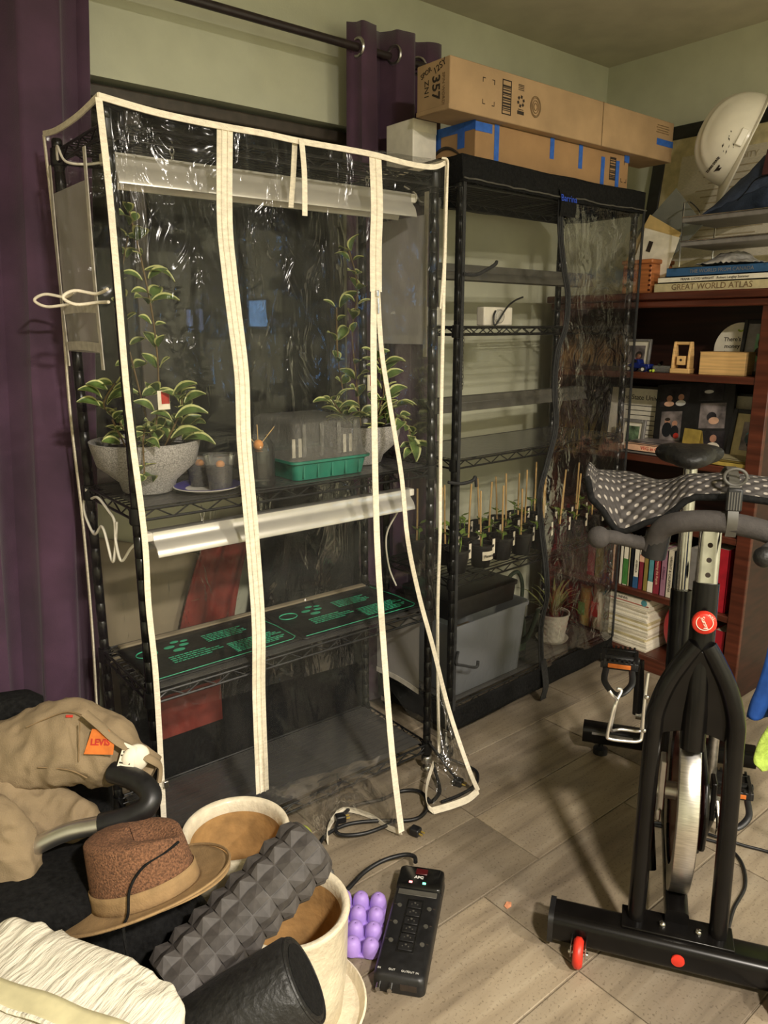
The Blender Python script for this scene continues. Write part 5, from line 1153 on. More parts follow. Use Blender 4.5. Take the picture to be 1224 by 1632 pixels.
# ------------------------------------------------------------------ exercise bike
KO = (1.48, .73, 0); KR = atan2(.53, .85)
kb = thing('exercise_bike', 'black upright exercise bike with a steel flywheel and red transport wheels', 'exercise bike', KO, KR)
def rtube(x0, x1, y0, y1, z0, z1, r, axis='y', n=5):
    """rounded-rectangle tube along y or x"""
    m = MB(); rg = rring(x1-x0 if axis == 'y' else y1-y0, z1-z0, r, n); cx, cy, cz = (x0+x1)/2, (y0+y1)/2, (z0+z1)/2
    if axis == 'y': return m.prism(rg, y0, y1, lambda a, b, h: (cx+a, h, cz+b))
    return m.prism(rg, x0, x1, lambda a, b, h: (h, cy+a, cz+b))
fs = obj('front_stabiliser', rtube(-.125, -.045, -.265, .265, .018, .088, .022), 'bike_black', kb, smooth=True)
for s in (1, -1):
    obj('end_cap', rtube(-.128, -.042, s*.265-(.012 if s < 0 else -.0), s*.265+(.012 if s > 0 else 0), .012, .091, .022), 'black_plastic', fs, smooth=True)
    tw = obj('transport_wheel', MB().lathe([(.010, -.011), (.026, -.011), (.033, -.005), (.033, .005), (.026, .011), (.010, .011)], 28, (-.150, s*.205, .0335), Matrix.Rotation(pi/2, 3, 'X')), 'red_plastic', kb, smooth=True)
    obj('wheel_bracket', MB().box((-.136, s*.205+.016, .042), (.05, .003, .03)).box((-.136, s*.205-.016, .042), (.05, .003, .03)).cyl((-.150, s*.205-.022, .0335), (-.150, s*.205+.022, .0335), .005, 8), 'chrome', tw, bevel=.001)
obj('emblem', MB().lathe([(.014, -.001), (.014, .003), (.010, .004)], 20, (-.126, -.004, .055), Matrix.Rotation(-pi/2, 3, 'Y')), 'red_plastic', fs, smooth=True)
obj('base_plate', MB().box((-.07, 0, .0905), (.07, .235, .006)), 'bike_black', kb, bevel=.002)
for y in (-.045, .03): obj('bolt', MB().lathe([(.008, .0935), (.008, .099), (.005, .102)], 8, (-.075, y, 0)), 'chrome', kb, smooth=True)
# fork: one bent tube per leg meeting at the neck, with a web plate
for s in (1, -1):
    P = smoothpath([(-.065, s*.086, .092), (-.04, s*.085, .30), (-.012, s*.083, .52), (-.006, s*.080, .58), (.0, s*.062, .645), (.008, s*.034, .70), (.014, s*.012, .735)], 6)
    obj('fork_leg', MB().tube(P, .0195, 12), 'bike_black', kb, smooth=True)
web = [(-.078, .52), (-.078, .58), (-.06, .645), (-.032, .70), (.0, .728), (.032, .70), (.06, .645), (.078, .58), (.078, .52), (.035, .535), (.0, .54), (-.035, .535)]
obj('web_plate', MB().prism(web, -.004, .004, lambda a, b, h: (.004+h, a, b)), 'bike_black', kb, bevel=.001)
obj('head_tube', MB().tube([(.0, 0, .50), (.02, 0, .66), (.055, 0, .865)], .027, 16), 'bike_black', kb, smooth=True)
pm_ = MB(); a0, a1 = Vector((.055, 0, .865)), Vector((.082, 0, 1.005)); d_ = (a1-a0).normalized(); ex = Vector((0, 1, 0)); ey = d_.cross(ex)
pm_.prism(rring(.044, .034, .010, 4), 0, (a1-a0).length, lambda a, b, h: tuple(a0+ex*a+ey*b+d_*h))
hp = obj('handlebar_post', pm_, 'chrome', kb, smooth=True)
for k in (.018, .050, .082): c = a0+d_*k-ey*.0175*(1 if ey.x > 0 else -1); obj('hole', MB().cyl(c+Vector((-.0008, 0, 0)), c+Vector((.003, 0, 0)), .0055, 12), 'box_ink', hp)
obj('post_collar', MB().box((.079, 0, 1.0), (.07, .075, .006)), 'galvanised', kb, bevel=.002)
kn = obj('adjusting_knob', MB().lathe([(.010, -.012), (.010, 0), (.0235, .0), (.0245, .004), (.0245, .014), (.022, .017), (.001, .017)], 28, (.002, .002, .797), Matrix.Rotation(-pi/2-.12, 3, 'Y'), cap1=False), 'red_plastic', kb, smooth=True)
obj('printed_ring', MB().tube([(-.0162+.0, .002+.0165*cos(a), .799+.0165*sin(a)) for a in [2*pi*i/24 for i in range(24)]], .0008, 5, closed=True), 'paper', kn)
fk = lambda y, z: frame((-.0175, y, z), (0, -1, -.5), (0, -.5, 1))
text('lettering', 'Sunny', .012, 'paper', kn, frame((-.0172, .002, .799), (0, -.5, -1), (0, -1, .5)))
text('lettering', 'PULL', .007, 'paper', kn, frame((-.0172, -.010, .813), (0, -1, -.6), (0, -.6, 1)))
# handlebar with foam grips
obj('handlebar', MB().tube(smoothpath([(.05, .118, .930), (.045, .112, .950), (.03, .098, .985), (.015, .06, 1.005), (.010, .0, 1.012), (.012, -.07, 1.004), (.02, -.13, .985), (.03, -.165, .965)], 7), .0225, 14), 'foam_black', kb, smooth=True)
obj('grip', MB().tube(smoothpath([(.05, .110, .938), (.045, .15, .945), (.03, .19, .955), (.005, .222, .962)]), .0155, 12), 'foam_black', kb, smooth=True)
obj('grip_end', MB().ball((-.004, .227, .962), .024, 18), 'foam_black', kb, smooth=True)
obj('grip', MB().tube(smoothpath([(.03, -.15, .975), (.01, -.125, .972), (-.02, -.10, .965), (-.04, -.092, .96)]), .0165, 12), 'foam_black', kb, smooth=True)
obj('grip_end', MB().ball((-.045, -.09, .96), .021, 16), 'black_rubber', kb, smooth=True)
obj('elbow_clamp', MB().tube([(.05, .112, .915), (.045, .105, .972)], .026, 14), 'black_plastic', kb, smooth=True)
# frame behind the fork
obj('lower_beam', rtube(-.06, .78, -.025, .025, .075, .125, .010, 'x'), 'bike_black', kb, smooth=True)
obj('down_tube', MB().tube([(.02, 0, .60), (.30, 0, .43), (.52, 0, .30)], .026, 12), 'bike_black', kb, smooth=True)
obj('seat_tube', MB().tube([(.50, .0, .11), (.56, .008, .40), (.60, .012, .665)], .029, 14), 'bike_black', kb, smooth=True)
obj('seat_post', MB().tube([(.60, .012, .66), (.63, .016, 1.02)], .019, 14), 'chrome', kb, smooth=True)
obj('pop_pin', MB().ball((.585, -.045, .72), .026, 14), 'black_plastic', kb, smooth=True)
def sad(u, v):
    a = 2*pi*u; b = pi*(v-.5); r = cos(b)**.6
    lobe = 1+.10*abs(sin(a))
    return (.66+.11*r*cos(a), .02+.085*r*sin(a)*lobe*(1.0 if cos(a) > 0 else .75), 1.043+.030*sin(b)+.010*abs(sin(a))*r)
obj('saddle', MB().grid(sad, 40, 12, cu=True), 'black_rubber', kb, smooth=True)
# rear foot
rs = obj('rear_stabiliser', rtube(.745, .815, -.265, .265, .045, .105, .018), 'bike_black', kb, smooth=True)
for s in (1, -1): obj('levelling_foot', MB().lathe([(.024, .001), (.024, .02), (.016, .024), (.008, .026), (.008, .046)], 18, (.78, s*.205, 0)), 'black_rubber', rs, smooth=True)
obj('sticker', MB().box((.735+.0098, .17, .088), (.0012, .13, .008)), 'frame_silver', rs)
# flywheel
RY = Matrix.Rotation(pi/2, 3, 'X')
fw = obj('flywheel', MB().lathe([(0.1664, -.020), (0.2059, -.0225), (0.2215, -.0225), (0.2236, -.020), (0.2236, .020), (0.2215, .0225), (0.2059, .0225), (0.1664, .020)], 72, (.135, .0, .305), RY, cap0=False, cap1=False), 'brushed_steel', kb, smooth=True)
obj('wheel_disc', MB().lathe([(.03, -.012), (.165, -.014), (.165, .014), (.03, .012)], 60, (.135, 0, .305), RY), 'flywheel_red', fw, smooth=True)
obj('hub', MB().cyl((.135, -.075, .305), (.135, .062, .305), .021, 18), 'aluminium', fw, smooth=True)
obj('wheel_mount', MB().box((.12, .046, .335), (.05, .014, .13)).box((.125, .050, .26), (.075, .010, .03)), 'aluminium', kb, bevel=.003)
obj('wheel_mount', MB().box((.135, -.070, .305), (.05, .012, .10)), 'bike_black', kb, bevel=.003)
obj('axle_nut', MB().cyl((.135, -.076, .305), (.135, -.10, .305), .009, 6), 'chrome', kb)
obj('mount_strut', MB().tube([(.15, .072, .24), (.10, .055, .10)], .014, 8), 'bike_black', kb, smooth=True)
obj('mount_strut', MB().tube([(.15, -.072, .25), (.20, -.05, .11)], .014, 8), 'bike_black', kb, smooth=True)
obj('brake_lever', MB().tube(smoothpath([(.13, -.08, .30), (.10, -.085, .26), (.12, -.088, .22)]), .006, 8), 'chrome', kb, smooth=True)
# cranks and pedals
def pedal(y, z, s):
    p = obj('pedal', MB().box((.5, y+s*.045, z), (.10, .012, .022)).box((.5, y-s*.045, z), (.10, .012, .022)).box((.545, y, z), (.014, .09, .024)).box((.455, y, z), (.014, .09, .024)).cyl((.5, y-.055, z), (.5, y+.055, z), .011, 10), 'black_plastic', kb, bevel=.002)
    obj('reflector', MB().box((.447, y, z), (.004, .062, .012)), 'orange_patch', p, bevel=.001)
    sm = MB()
    for q in range(-3, 4): sm.box((.452, y+q*.013, z+.015), (.010, .006, .008)); sm.box((.548, y+q*.013, z+.015), (.010, .006, .008))
    obj('teeth', sm, 'black_plastic', p)
    obj('toe_cage', MB().tube(smoothpath([(.445, y+.035, z-.01), (.40, y+.035, z-.03), (.37, y, z-.05), (.40, y-.035, z-.03), (.445, y-.035, z-.01)]), .009, 8, flat=.5), 'black_plastic', p, smooth=True)
pedal(.165, .470, 1); pedal(-.165, .13, -1)
obj('crank_arm', MB().tube([(.5, .104, .305), (.5, .110, .475)], [.015, .012], 8, flat=.6), 'bike_black', kb, smooth=True)
obj('crank_arm', MB().tube([(.5, -.104, .300), (.5, -.110, .125)], [.015, .012], 8, flat=.6), 'galvanised', kb, smooth=True)
obj('crank_axle', MB().cyl((.5, -.11, .303), (.5, .11, .303), .012, 12), 'chrome', kb, smooth=True)
obj('chain_guard', MB().prism([(.06, .20), (.50, .19), (.59, .24), (.60, .33), (.54, .40), (.45, .40), (.10, .36), (.05, .30)], -.058, -.040, lambda a, b, h: (a, h, b)), 'bike_black', kb, bevel=.008)
# bottle cage on the left leg
cg = obj('bottle_cage', MB().tube(smoothpath([(-.02, .104, .672), (-.03, .107, .60), (-.03, .106, .53), (-.035, .112, .515), (-.04, .14, .513), (-.045, .172, .515), (-.046, .178, .525), (-.04, .170, .585), (-.035, .164, .604), (-.05, .174, .622), (-.05, .181, .632)], 5), .0038, 8), 'aluminium', kb, smooth=True)
obj('cage_wire', MB().tube(smoothpath([(-.02, .104, .60), (-.0, .107, .53), (.0, .112, .520), (.0, .15, .518), (-.02, .172, .523), (-.035, .170, .56), (-.036, .164, .604), (-.02, .156, .622), (-.025, .166, .628)], 5), .0038, 8), 'aluminium', cg, smooth=True)
for z in (.62, .54): obj('cage_bolt', MB().ball((-.03, .103, z), .006), 'chrome', cg, smooth=True)
# ------------------------------------------------------------------ mesh back cushion strapped on the handlebar
m = bpy.data.materials.new('honeycomb_mesh'); m.use_nodes = True; nt = m.node_tree; N = nt.nodes.new; L = nt.links.new; M['honeycomb_mesh'] = m
b = nt.nodes['Principled BSDF']; b.inputs['Roughness'].default_value = .85
uv = N('ShaderNodeUVMap'); sp = N('ShaderNodeSeparateXYZ'); L(uv.outputs[0], sp.inputs[0])
def mth(op, a, c=None, val=None):
    n = N('ShaderNodeMath'); n.operation = op; L(a, n.inputs[0])
    if c is not None: L(c, n.inputs[1])
    if val is not None: n.inputs[1].default_value = val
    return n.outputs[0]
sx_ = mth('SINE', mth('MULTIPLY', sp.outputs[0], val=2*pi*19)); sy_ = mth('SINE', mth('MULTIPLY', sp.outputs[1], val=2*pi*7))
pr = mth('MULTIPLY', sx_, sy_)
rp = N('ShaderNodeValToRGB'); e = rp.color_ramp.elements; e[0].position = .45; e[0].color = rgb(62, 58, 56); e[1].position = .72; e[1].color = rgb(150, 143, 134); L(pr, rp.inputs['Fac'])
e2 = rp.color_ramp.elements.new(.52); e2.color = rgb(84, 79, 76)
L(rp.outputs[0], b.inputs['Base Color']); bp_ = N('ShaderNodeBump'); bp_.inputs['Strength'].default_value = .8; bp_.inputs['Distance'].default_value = .004; bp_.invert = True; L(pr, bp_.inputs['Height']); L(bp_.outputs[0], b.inputs['Normal'])
lc = thing('lumbar_cushion', 'grey honeycomb-mesh back cushion strapped across the bike handlebar', 'cushion', KO, KR)
ypts = [(.264, 1.085, 1.060), (.245, 1.030, 1.064), (.185, .968, 1.064), (.11, 1.000, 1.048), (.04, 1.055, 1.058), (-.03, 1.060, 1.064), (-.11, 1.055, 1.060), (-.19, 1.03, 1.055), (-.24, 1.05, 1.05)]
def padf(u, v):
    q = u*(len(ypts)-1); i = min(len(ypts)-2, int(q)); t = q-i; t2 = t*t*(3-2*t)
    y = ypts[i][0]+(ypts[i+1][0]-ypts[i][0])*t; zl = ypts[i][1]+(ypts[i+1][1]-ypts[i][1])*t2; zh = ypts[i][2]+(ypts[i+1][2]-ypts[i][2])*t2
    x = .035+.19*v-.03*sin(pi*v); z = zl+(zh-zl)*v+.030*sin(pi*min(1, v*1.02))
    return (x, y, z)
pmb = MB().grid(padf, 48, 16); pme = pmb.mesh('mesh_pad'); ul = pme.uv_layers.new(name='UVMap')
for lp in pme.loops: ii = lp.vertex_index; ul.data[lp.index].uv = ((ii//17)/48, (ii % 17)/16)
pme.materials.append(m); obj('mesh_pad', pme, [], lc, smooth=True, solid=.010)
edge = [padf(i/30, 0) for i in range(31)]
obj('edge_piping', MB().tube(edge, .0075, 8), 'black_fabric', lc, smooth=True)
sy0 = -.030
obj('strap', ribbon([(.22, sy0, 1.075), (.12, sy0, 1.108), (.05, sy0, 1.104), (.012, sy0, 1.085), (.002, sy0, 1.06), (-.014, sy0, 1.02), (.0, sy0, .985)], (0, 1, 0), .020, .003), 'smoke_grey', lc, smooth=True)
bq = obj('buckle', MB().box((-.002, sy0, 1.062), (.012, .030, .048), rot=Matrix.Rotation(.12, 3, 'Y')), 'black_plastic', lc, bevel=.004)
for i in range(5): obj('buckle_rib', MB().box((-.0085, sy0-.010+.005*i, 1.060), (.002, .002, .036), rot=Matrix.Rotation(.12, 3, 'Y')), 'smoke_grey', bq)
obj('ring', MB().tube([(.016, sy0+.021*cos(a), 1.105+.017*sin(a)) for a in [2*pi*i/20 for i in range(20)]], .0035, 7, closed=True), 'smoke_grey', lc, smooth=True)
# ------------------------------------------------------------------ clothes hanging at the right edge
def hang(name, label, cat, m, pts, x0, dx, seed):
    """hanging cloth in the bike's frame of reference: list of (yLeft, z) down the left edge"""
    P = smoothpath([(0, y, z) for y, z in pts], 6); n = len(P)-1
    def f(u, v):
        p = P[int(round(v*n))]; return (x0+dx*u+.012*sin(u*17+v*2+seed)*(.4+v), p.y-.20*u+.006*sin(v*7+seed), p.z+.02*nz(u*5, v*3, seed))
    o = obj(name, MB().grid(f, 26, n), m, None, smooth=True, solid=.004, loc=KO, rz=KR)
    return tag(o, label, cat)
hang('blue_towel', 'bright blue cloth hanging at the right edge beside the bike', 'cloth', 'blue_cloth', [(-.205, .80), (-.185, .70), (-.170, .60), (-.160, .50), (-.156, .445)], .30, .05, 1)
hang('lime_towel', 'lime green and dark mesh cloth hanging in front of the blue one', 'cloth', 'lime_cloth', [(-.225, .60), (-.205, .52), (-.185, .45), (-.176, .40), (-.172, .355), (-.185, .335)], .255, .05, 3)
# the stand these cloths hang from
ts = thing('towel_stand', 'black metal towel stand with two arms at the right edge', 'towel stand', KO, KR)
obj('base', rbox([(.22, .22, .001), (.22, .22, .012), (.20, .20, .016)], .03), 'black_metal', ts, smooth=True, loc=(.345, -.47, 0))
obj('post', MB().cyl((.345, -.47, .014), (.345, -.47, .84), .011, 12), 'black_metal', ts, smooth=True)
obj('arm', MB().tube([(.352, -.47, .806), (.30, -.215, .806)], .007, 10), 'black_metal', ts, smooth=True)
obj('arm', MB().tube([(.335, -.47, .606), (.255, -.235, .606)], .007, 10), 'black_metal', ts, smooth=True)
# ------------------------------------------------------------------ chair with trousers at the left
ch = thing('chair', 'black chair with a silver and black tubular arm at the left edge', 'chair', (0, 0, 0))
obj('seat', rbox([(.42, .44, .33), (.44, .46, .34), (.44, .46, .385), (.42, .44, .395)], .06, None), 'black_fabric', ch, smooth=True, loc=(.24, 1.51, 0), rz=-.35)
obj('backrest', rbox([(.40, .06, .42), (.42, .07, .44), (.42, .07, .60), (.38, .05, .62)], .025, None), 'black_fabric', ch, smooth=True, loc=(.20, 1.74, 0), rz=-.35)
arm = [(.225, 1.46, .385), (.265, 1.431, .407), (.301, 1.408, .431), (.347, 1.378, .454), (.396, 1.342, .466), (.441, 1.313, .478), (.475, 1.300, .495), (.487, 1.315, .512), (.478, 1.355, .522), (.45, 1.41, .525)]
P = smoothpath(arm, 6); cut = 24
obj('arm_tube', MB().tube(P[:cut+1], .0175, 14), 'aluminium', ch, smooth=True)
obj('arm_pad', MB().tube(P[cut:], .0215, 14), 'black_plastic', ch, smooth=True)
for (x, y) in ((.09, 1.36), (.44, 1.49), (.06, 1.68), (.37, 1.70)): obj('leg', MB().tube([(x, y, .001), (x*.95+.01, y, .335)], .013, 10), 'black_metal', ch, smooth=True)
# black padded bag on the floor in front of the chair, carrying the hat
def bagq(u, v):
    a = 2*pi*u; e = .45; k = sin(pi*min(.98, .06+v*.94))**.28
    cx = abs(cos(a))**e*(1 if cos(a) > 0 else -1); cy = abs(sin(a))**e*(1 if sin(a) > 0 else -1)
    return (.135*k*cx, .105*k*cy, .345*v+.008*nz(u*8, v*4, 3))
gq = MB().grid(bagq, 36, 14, cu=True); gq.f.append(tuple(i*15+14 for i in range(36))); gq.m.append(0); gq.f.append(tuple(i*15 for i in range(35, -1, -1))); gq.m.append(0)
bgk = thing('padded_bag', 'black padded bag on the floor under the straw hat', 'bag', (.43, 1.255, .001), -.6)
obj('body', gq, 'black_fabric', bgk, smooth=True)
obj('handle', MB().tube(smoothpath([(-.06, -.10, .24), (-.03, -.118, .20), (.03, -.118, .20), (.06, -.10, .24)]), .009, 8, flat=.5), 'black_fabric', bgk, smooth=True)
# ------------------------------------------------------------------ khaki trousers: lofted, wrinkled tubes
def loft(path, radii, up, n=40, k=8, wr=.008, seed=0, squash=1.0, freq=30):
    P = smoothpath(path, k); m = len(P); R_ = []
    for i in range(m):
        q = i/(m-1)*(len(radii)-1); a = min(len(radii)-2, int(q)); t = q-a; t = t*t*(3-2*t)
        R_.append(tuple(radii[a][j]+(radii[a+1][j]-radii[a][j])*t for j in (0, 1)))
    U = Vector(up); mb = MB(); rows = []
    for i in range(m):
        t = (P[min(i+1, m-1)]-P[max(i-1, 0)]).normalized(); s = t.cross(U).normalized(); w = s.cross(t)
        row = []
        for j in range(n):
            a = 2*pi*j/n; c, d = cos(a), sin(a)
            p = P[i]+s*(R_[i][0]*(abs(c)**.8)*(1 if c > 0 else -1))+w*(R_[i][1]*(abs(d)**.8)*(1 if d > 0 else -1))
            f = nz(p.x*9+seed, p.y*9, p.z*9)*1.2+.8*(1-abs(nz(p.x*16+seed*3, p.y*16, p.z*16+seed))*2.4)+.45*(1-abs(nz(p.x*34+p.z*12, p.y*34, p.z*30+seed))*3)+.2*nz(p.x*60, p.y*60, p.z*60+seed)
            nn = (s*c*R_[i][1]+w*d*R_[i][0]); nn = nn.normalized() if nn.length > 1e-6 else w
            row.append(p+nn*f*wr)
        rows.append(row)
    vs = [p for r in rows for p in r]; fs_ = []
    for i in range(m-1):
        for j in range(n): fs_.append((i*n+j, i*n+(j+1) % n, (i+1)*n+(j+1) % n, (i+1)*n+j))
    fs_.append(tuple(range(n-1, -1, -1))); fs_.append(tuple((m-1)*n+j for j in range(n)))
    return mb.add(vs, fs_)
tr = thing('trousers', 'khaki trousers thrown over the chair with an orange waistband patch', 'trousers', (0, 0, 0))
camv = (-.1, -.75, .65)
obj('seat_section', loft([(.265, 1.633, .499), (.331, 1.588, .534), (.399, 1.536, .550), (.457, 1.482, .535), (.504, 1.435, .508), (.532, 1.408, .490)], [(.060, .045), (.078, .055), (.084, .062), (.070, .055), (.044, .036), (.026, .020)], camv, n=72, k=14, wr=.0075, seed=2), 'khaki', tr, smooth=True)
obj('upper_leg', loft([(.20, 1.62, .485), (.25, 1.585, .478), (.297, 1.538, .450), (.343, 1.493, .428), (.386, 1.454, .415), (.424, 1.424, .414)], [(.05, .04), (.06, .045), (.058, .04), (.05, .034), (.036, .026), (.010, .010)], camv, n=64, k=14, wr=.009, seed=6), 'khaki', tr, smooth=True)
obj('lower_leg', loft([(.18, 1.50, .495), (.219, 1.475, .492), (.243, 1.45, .468), (.250, 1.428, .42), (.243, 1.412, .36), (.228, 1.405, .30), (.205, 1.40, .24)], [(.035, .03), (.042, .035), (.044, .036), (.045, .034), (.047, .032), (.048, .03), (.04, .028)], (-.5, -.8, .2), n=64, k=12, wr=.009, seed=9), 'khaki', tr, smooth=True)
def patch(name, mb_pts, m, parent, c, rot, th=.0015): return obj(name, MB().prism(mb_pts, -th/2, th/2, lambda a, b, h: tuple(Vector(c)+rot@Vector((a, b, h)))), m, parent)
px_ = Vector((.77, -.64, 0)).normalized(); py_ = Vector((.30, .37, .88)); py_ = (py_-px_*py_.dot(px_)).normalized(); pz_ = px_.cross(py_)
Tn = Matrix((px_, py_, pz_)).transposed()
def lift(p, d): return Vector(p)+pz_*d
c0 = Vector((.437, 1.428, .588)); T1 = Tn@Matrix.Rotation(-.12, 3, 'Z')
lp_ = patch('waist_patch', [(-.028, -.026), (.030, -.020), (.028, .008), (.012, .026), (-.022, .024)], 'orange_patch', tr, c0, T1)
text('lettering', 'LEVIS', .017, 'red_ink', lp_, Matrix.Translation(c0+pz_*.0012)@(T1@Matrix.Rotation(.1, 3, 'Z')).to_4x4(), bold=.0006)
patch('red_tab', [(-.007, -.0025), (.007, -.0025), (.007, .0025), (-.007, .0025)], 'red_ink', tr, (.403, 1.500, .628), Tn)
c1 = Vector((.470, 1.385, .552)); T2 = Tn@Matrix.Rotation(-.15, 3, 'Z')
wl = patch('wash_label', [(-.018, -.036), (.018, -.038), (.016, .030), (-.012, .036)], 'paper', tr, c1, T2)
tx_ = MB()
for i in range(9): tx_.box(c1+T2@Vector((-.002, .025-.007*i, .0012)), (.022-.006*(i % 2), .003, .0004), rot=T2)
obj('printed_text', tx_, 'box_ink', wl)
obj('pocket_lining', MB().ball((.492, 1.392, .548), .030, 16, (1, .6, 1)), 'paper', tr, smooth=True)
obj('waistband', MB().tube(smoothpath([(.425, 1.47, .640), (.445, 1.44, .615), (.468, 1.41, .585), (.515, 1.38, .545), (.538, 1.385, .515), (.530, 1.375, .485)]), .011, 8, flat=.5), 'khaki', tr, smooth=True)
for pts in ([(.33, 1.488, .546), (.377, 1.449, .540), (.405, 1.43, .52)], [(.332, 1.552, .606), (.396, 1.512, .634), (.425, 1.480, .630)], [(.412, 1.462, .628), (.402, 1.447, .595), (.395, 1.440, .556)]):
    obj('seam', MB().tube(smoothpath(pts), .0014, 5), 'khaki_seam', tr, smooth=True)
# ------------------------------------------------------------------ straw hat
ht = thing('sun_hat', 'tan brimmed sun hat with a brown mesh crown and chin cord', 'hat', (.428, 1.212, .380), 0)
# the hat leans back on the bag: crown axis tips away from the room
hz = Vector((-.05, .32, .95)).normalized(); hx = Vector((.80, -.60, .22)); hx = (hx-hz*hx.dot(hz)).normalized(); tilt = Matrix((hx, hz.cross(hx), hz)).transposed()
def crown(u, v):
    a = 2*pi*u; r = (1-.13*v) if v < .8 else (1-.13*.8)*(1-((v-.8)/.2)**2.0*.98)
    hgt = .105*min(1, v/.8)**.9+(.010*sin((v-.8)/.2*pi/2) if v > .8 else 0)
    x, y = .098*r*cos(a), .080*r*sin(a)
    dent = .022*math.exp(-(y/.030)**2)*max(0, (v-.55)/.45)*(.6+.4*cos(a)) 
    return tilt@Vector((x, y, .006+hgt*(1-.10*cos(a))-dent))
obj('crown', MB().grid(crown, 56, 24, cu=True), 'hat_mesh', ht, smooth=True)
obj('hat_band', MB().grid(lambda u, v: tilt@Vector(((.1005-.003*v)*cos(2*pi*u), (.0825-.003*v)*sin(2*pi*u), .002+.034*v)), 56, 3, cu=True), 'hat_tan', ht, smooth=True, solid=.002)
obj('brim', MB().grid(lambda u, v: tilt@Vector(((.097+.062*v)*cos(2*pi*u), (.079+.058*v)*sin(2*pi*u), .004-.010*v+.020*v*v*abs(sin(2*pi*u))**2+.012*v*cos(2*pi*u))), 64, 6, cu=True), 'hat_tan', ht, smooth=True, solid=.003)
obj('brim_edge', MB().tube([tilt@Vector((.160*cos(a), .138*sin(a), .004+.010*sin(a)**2*1.0+.012*cos(a))) for a in [2*pi*i/64 for i in range(64)]], .0028, 6, closed=True), 'hat_tan', ht, smooth=True)
obj('chin_cord', MB().tube(smoothpath([tilt@Vector((.088, -.02, .085)), tilt@Vector((.07, -.045, .082)), tilt@Vector((.035, -.070, .075)), tilt@Vector((.01, -.086, .05)), tilt@Vector((.0, -.095, .012)), tilt@Vector((.005, -.135, .008)), tilt@Vector((.005, -.145, -.03)), tilt@Vector((.0, -.145, -.065)), tilt@Vector((-.06, -.15, -.07))]), .0026, 6), 'black_fabric', ht, smooth=True)
obj('chin_cord', MB().tube(smoothpath([tilt@Vector((.0, -.148, -.085)), tilt@Vector((-.045, -.158, -.06)), tilt@Vector((-.09, -.145, -.03)), tilt@Vector((-.115, -.12, -.01))]), .0034, 6), 'black_fabric', ht, smooth=True)
obj('wooden_bead', MB().ball(tilt@Vector((-.118, -.118, -.004)), .0095, 12), 'cedar', ht, smooth=True)
# ------------------------------------------------------------------ cream pots, rollers, bag
def cream_pot(label, x, y, h, r, rb, saucer):
    t = thing('ceramic_pot', label, 'plant pot', (x, y, 0), 0, 'cream glazed pots')
    z0 = .012 if saucer else .001
    obj('pot', MB().lathe([(rb, z0), (rb+.006, z0+.004), (r*.96, h*.45), (r, h-.014), (r+.004, h-.006), (r+.001, h), (r-.006, h+.001), (r-.013, h-.006), (r-.015, h-.03)], 56, cap1=False), 'cream_glaze', t, smooth=True)
    obj('unglazed_inside', MB().lathe([(r-.015, h-.03), (r-.018, h*.5), (rb*.85, z0+.012), (.001, z0+.012)], 48, cap0=False, cap1=False), 'tan_clay', t, smooth=True)
    if saucer:
        obj('saucer', MB().lathe([(rb+.02, .0008), (rb+.045, .003), (rb+.058, .028), (rb+.054, .030), (rb+.042, .010), (.001, .009)], 48, cap1=False), 'cream_glaze', t, smooth=True)
    return t
cream_pot('round cream glazed pot without a saucer at the foot of the clear cover', .70, 1.378, .298, .118, .088, False)
pf = cream_pot('cream glazed pot standing in a matching saucer beside the power strip', .685, 1.130, .268, .118, .096, True)
dr = MB(); rnd = random.Random(6)
# textured foam roller leaning into the front pot
def roller_axes(a, b):
    a, b = Vector(a), Vector(b); t = (b-a).normalized(); e1 = t.cross(Vector((0, 0, 1))).normalized(); e2 = e1.cross(t); return a, b, t, e1, e2
A_, B_, t_, e1, e2 = roller_axes((.715, 1.095, .408), (.405, 1.075, .285))
rl = thing('foam_roller', 'grey foam roller with pyramid studs leaning in the cream pot', 'foam roller', (0, 0, 0))
Lr = (B_-A_).length; Rr = .058
obj('core', MB().tube([A_, B_], Rr, 32), 'foam_grey', rl, smooth=True)
nc, nr = 10, 8; stud = []
for i in range(nr):
    for j in range(nc):
        a0_, a1_ = 2*pi*j/nc, 2*pi*(j+1)/nc; u0, u1 = Lr*i/nr, Lr*(i+1)/nr; g = .0012
        def pt(u, a, r): return A_+t_*u+(e1*cos(a)+e2*sin(a))*r
        am, um = (a0_+a1_)/2, (u0+u1)/2; s_ = MB()
        q = [pt(u0+g, a0_+.02, Rr), pt(u1-g, a0_+.02, Rr), pt(u1-g, a1_-.02, Rr), pt(u0+g, a1_-.02, Rr), pt(um, am, Rr+.013), pt(um, a0_+.02, Rr+.003), pt(um, a1_-.02, Rr+.003), pt(u0+g, am, Rr+.004), pt(u1-g, am, Rr+.004)]
        s_.add(q, [(0, 5, 4), (5, 1, 4), (1, 8, 4), (8, 2, 4), (2, 6, 4), (6, 3, 4), (3, 7, 4), (7, 0, 4)])
        obj('stud', s_, 'foam_grey', rl)
obj('end_ring', MB().tube([A_-t_*.001+(e1*cos(a)+e2*sin(a))*(Rr-.006) for a in [2*pi*i/32 for i in range(32)]], .006, 6, closed=True), 'foam_grey', rl, smooth=True)
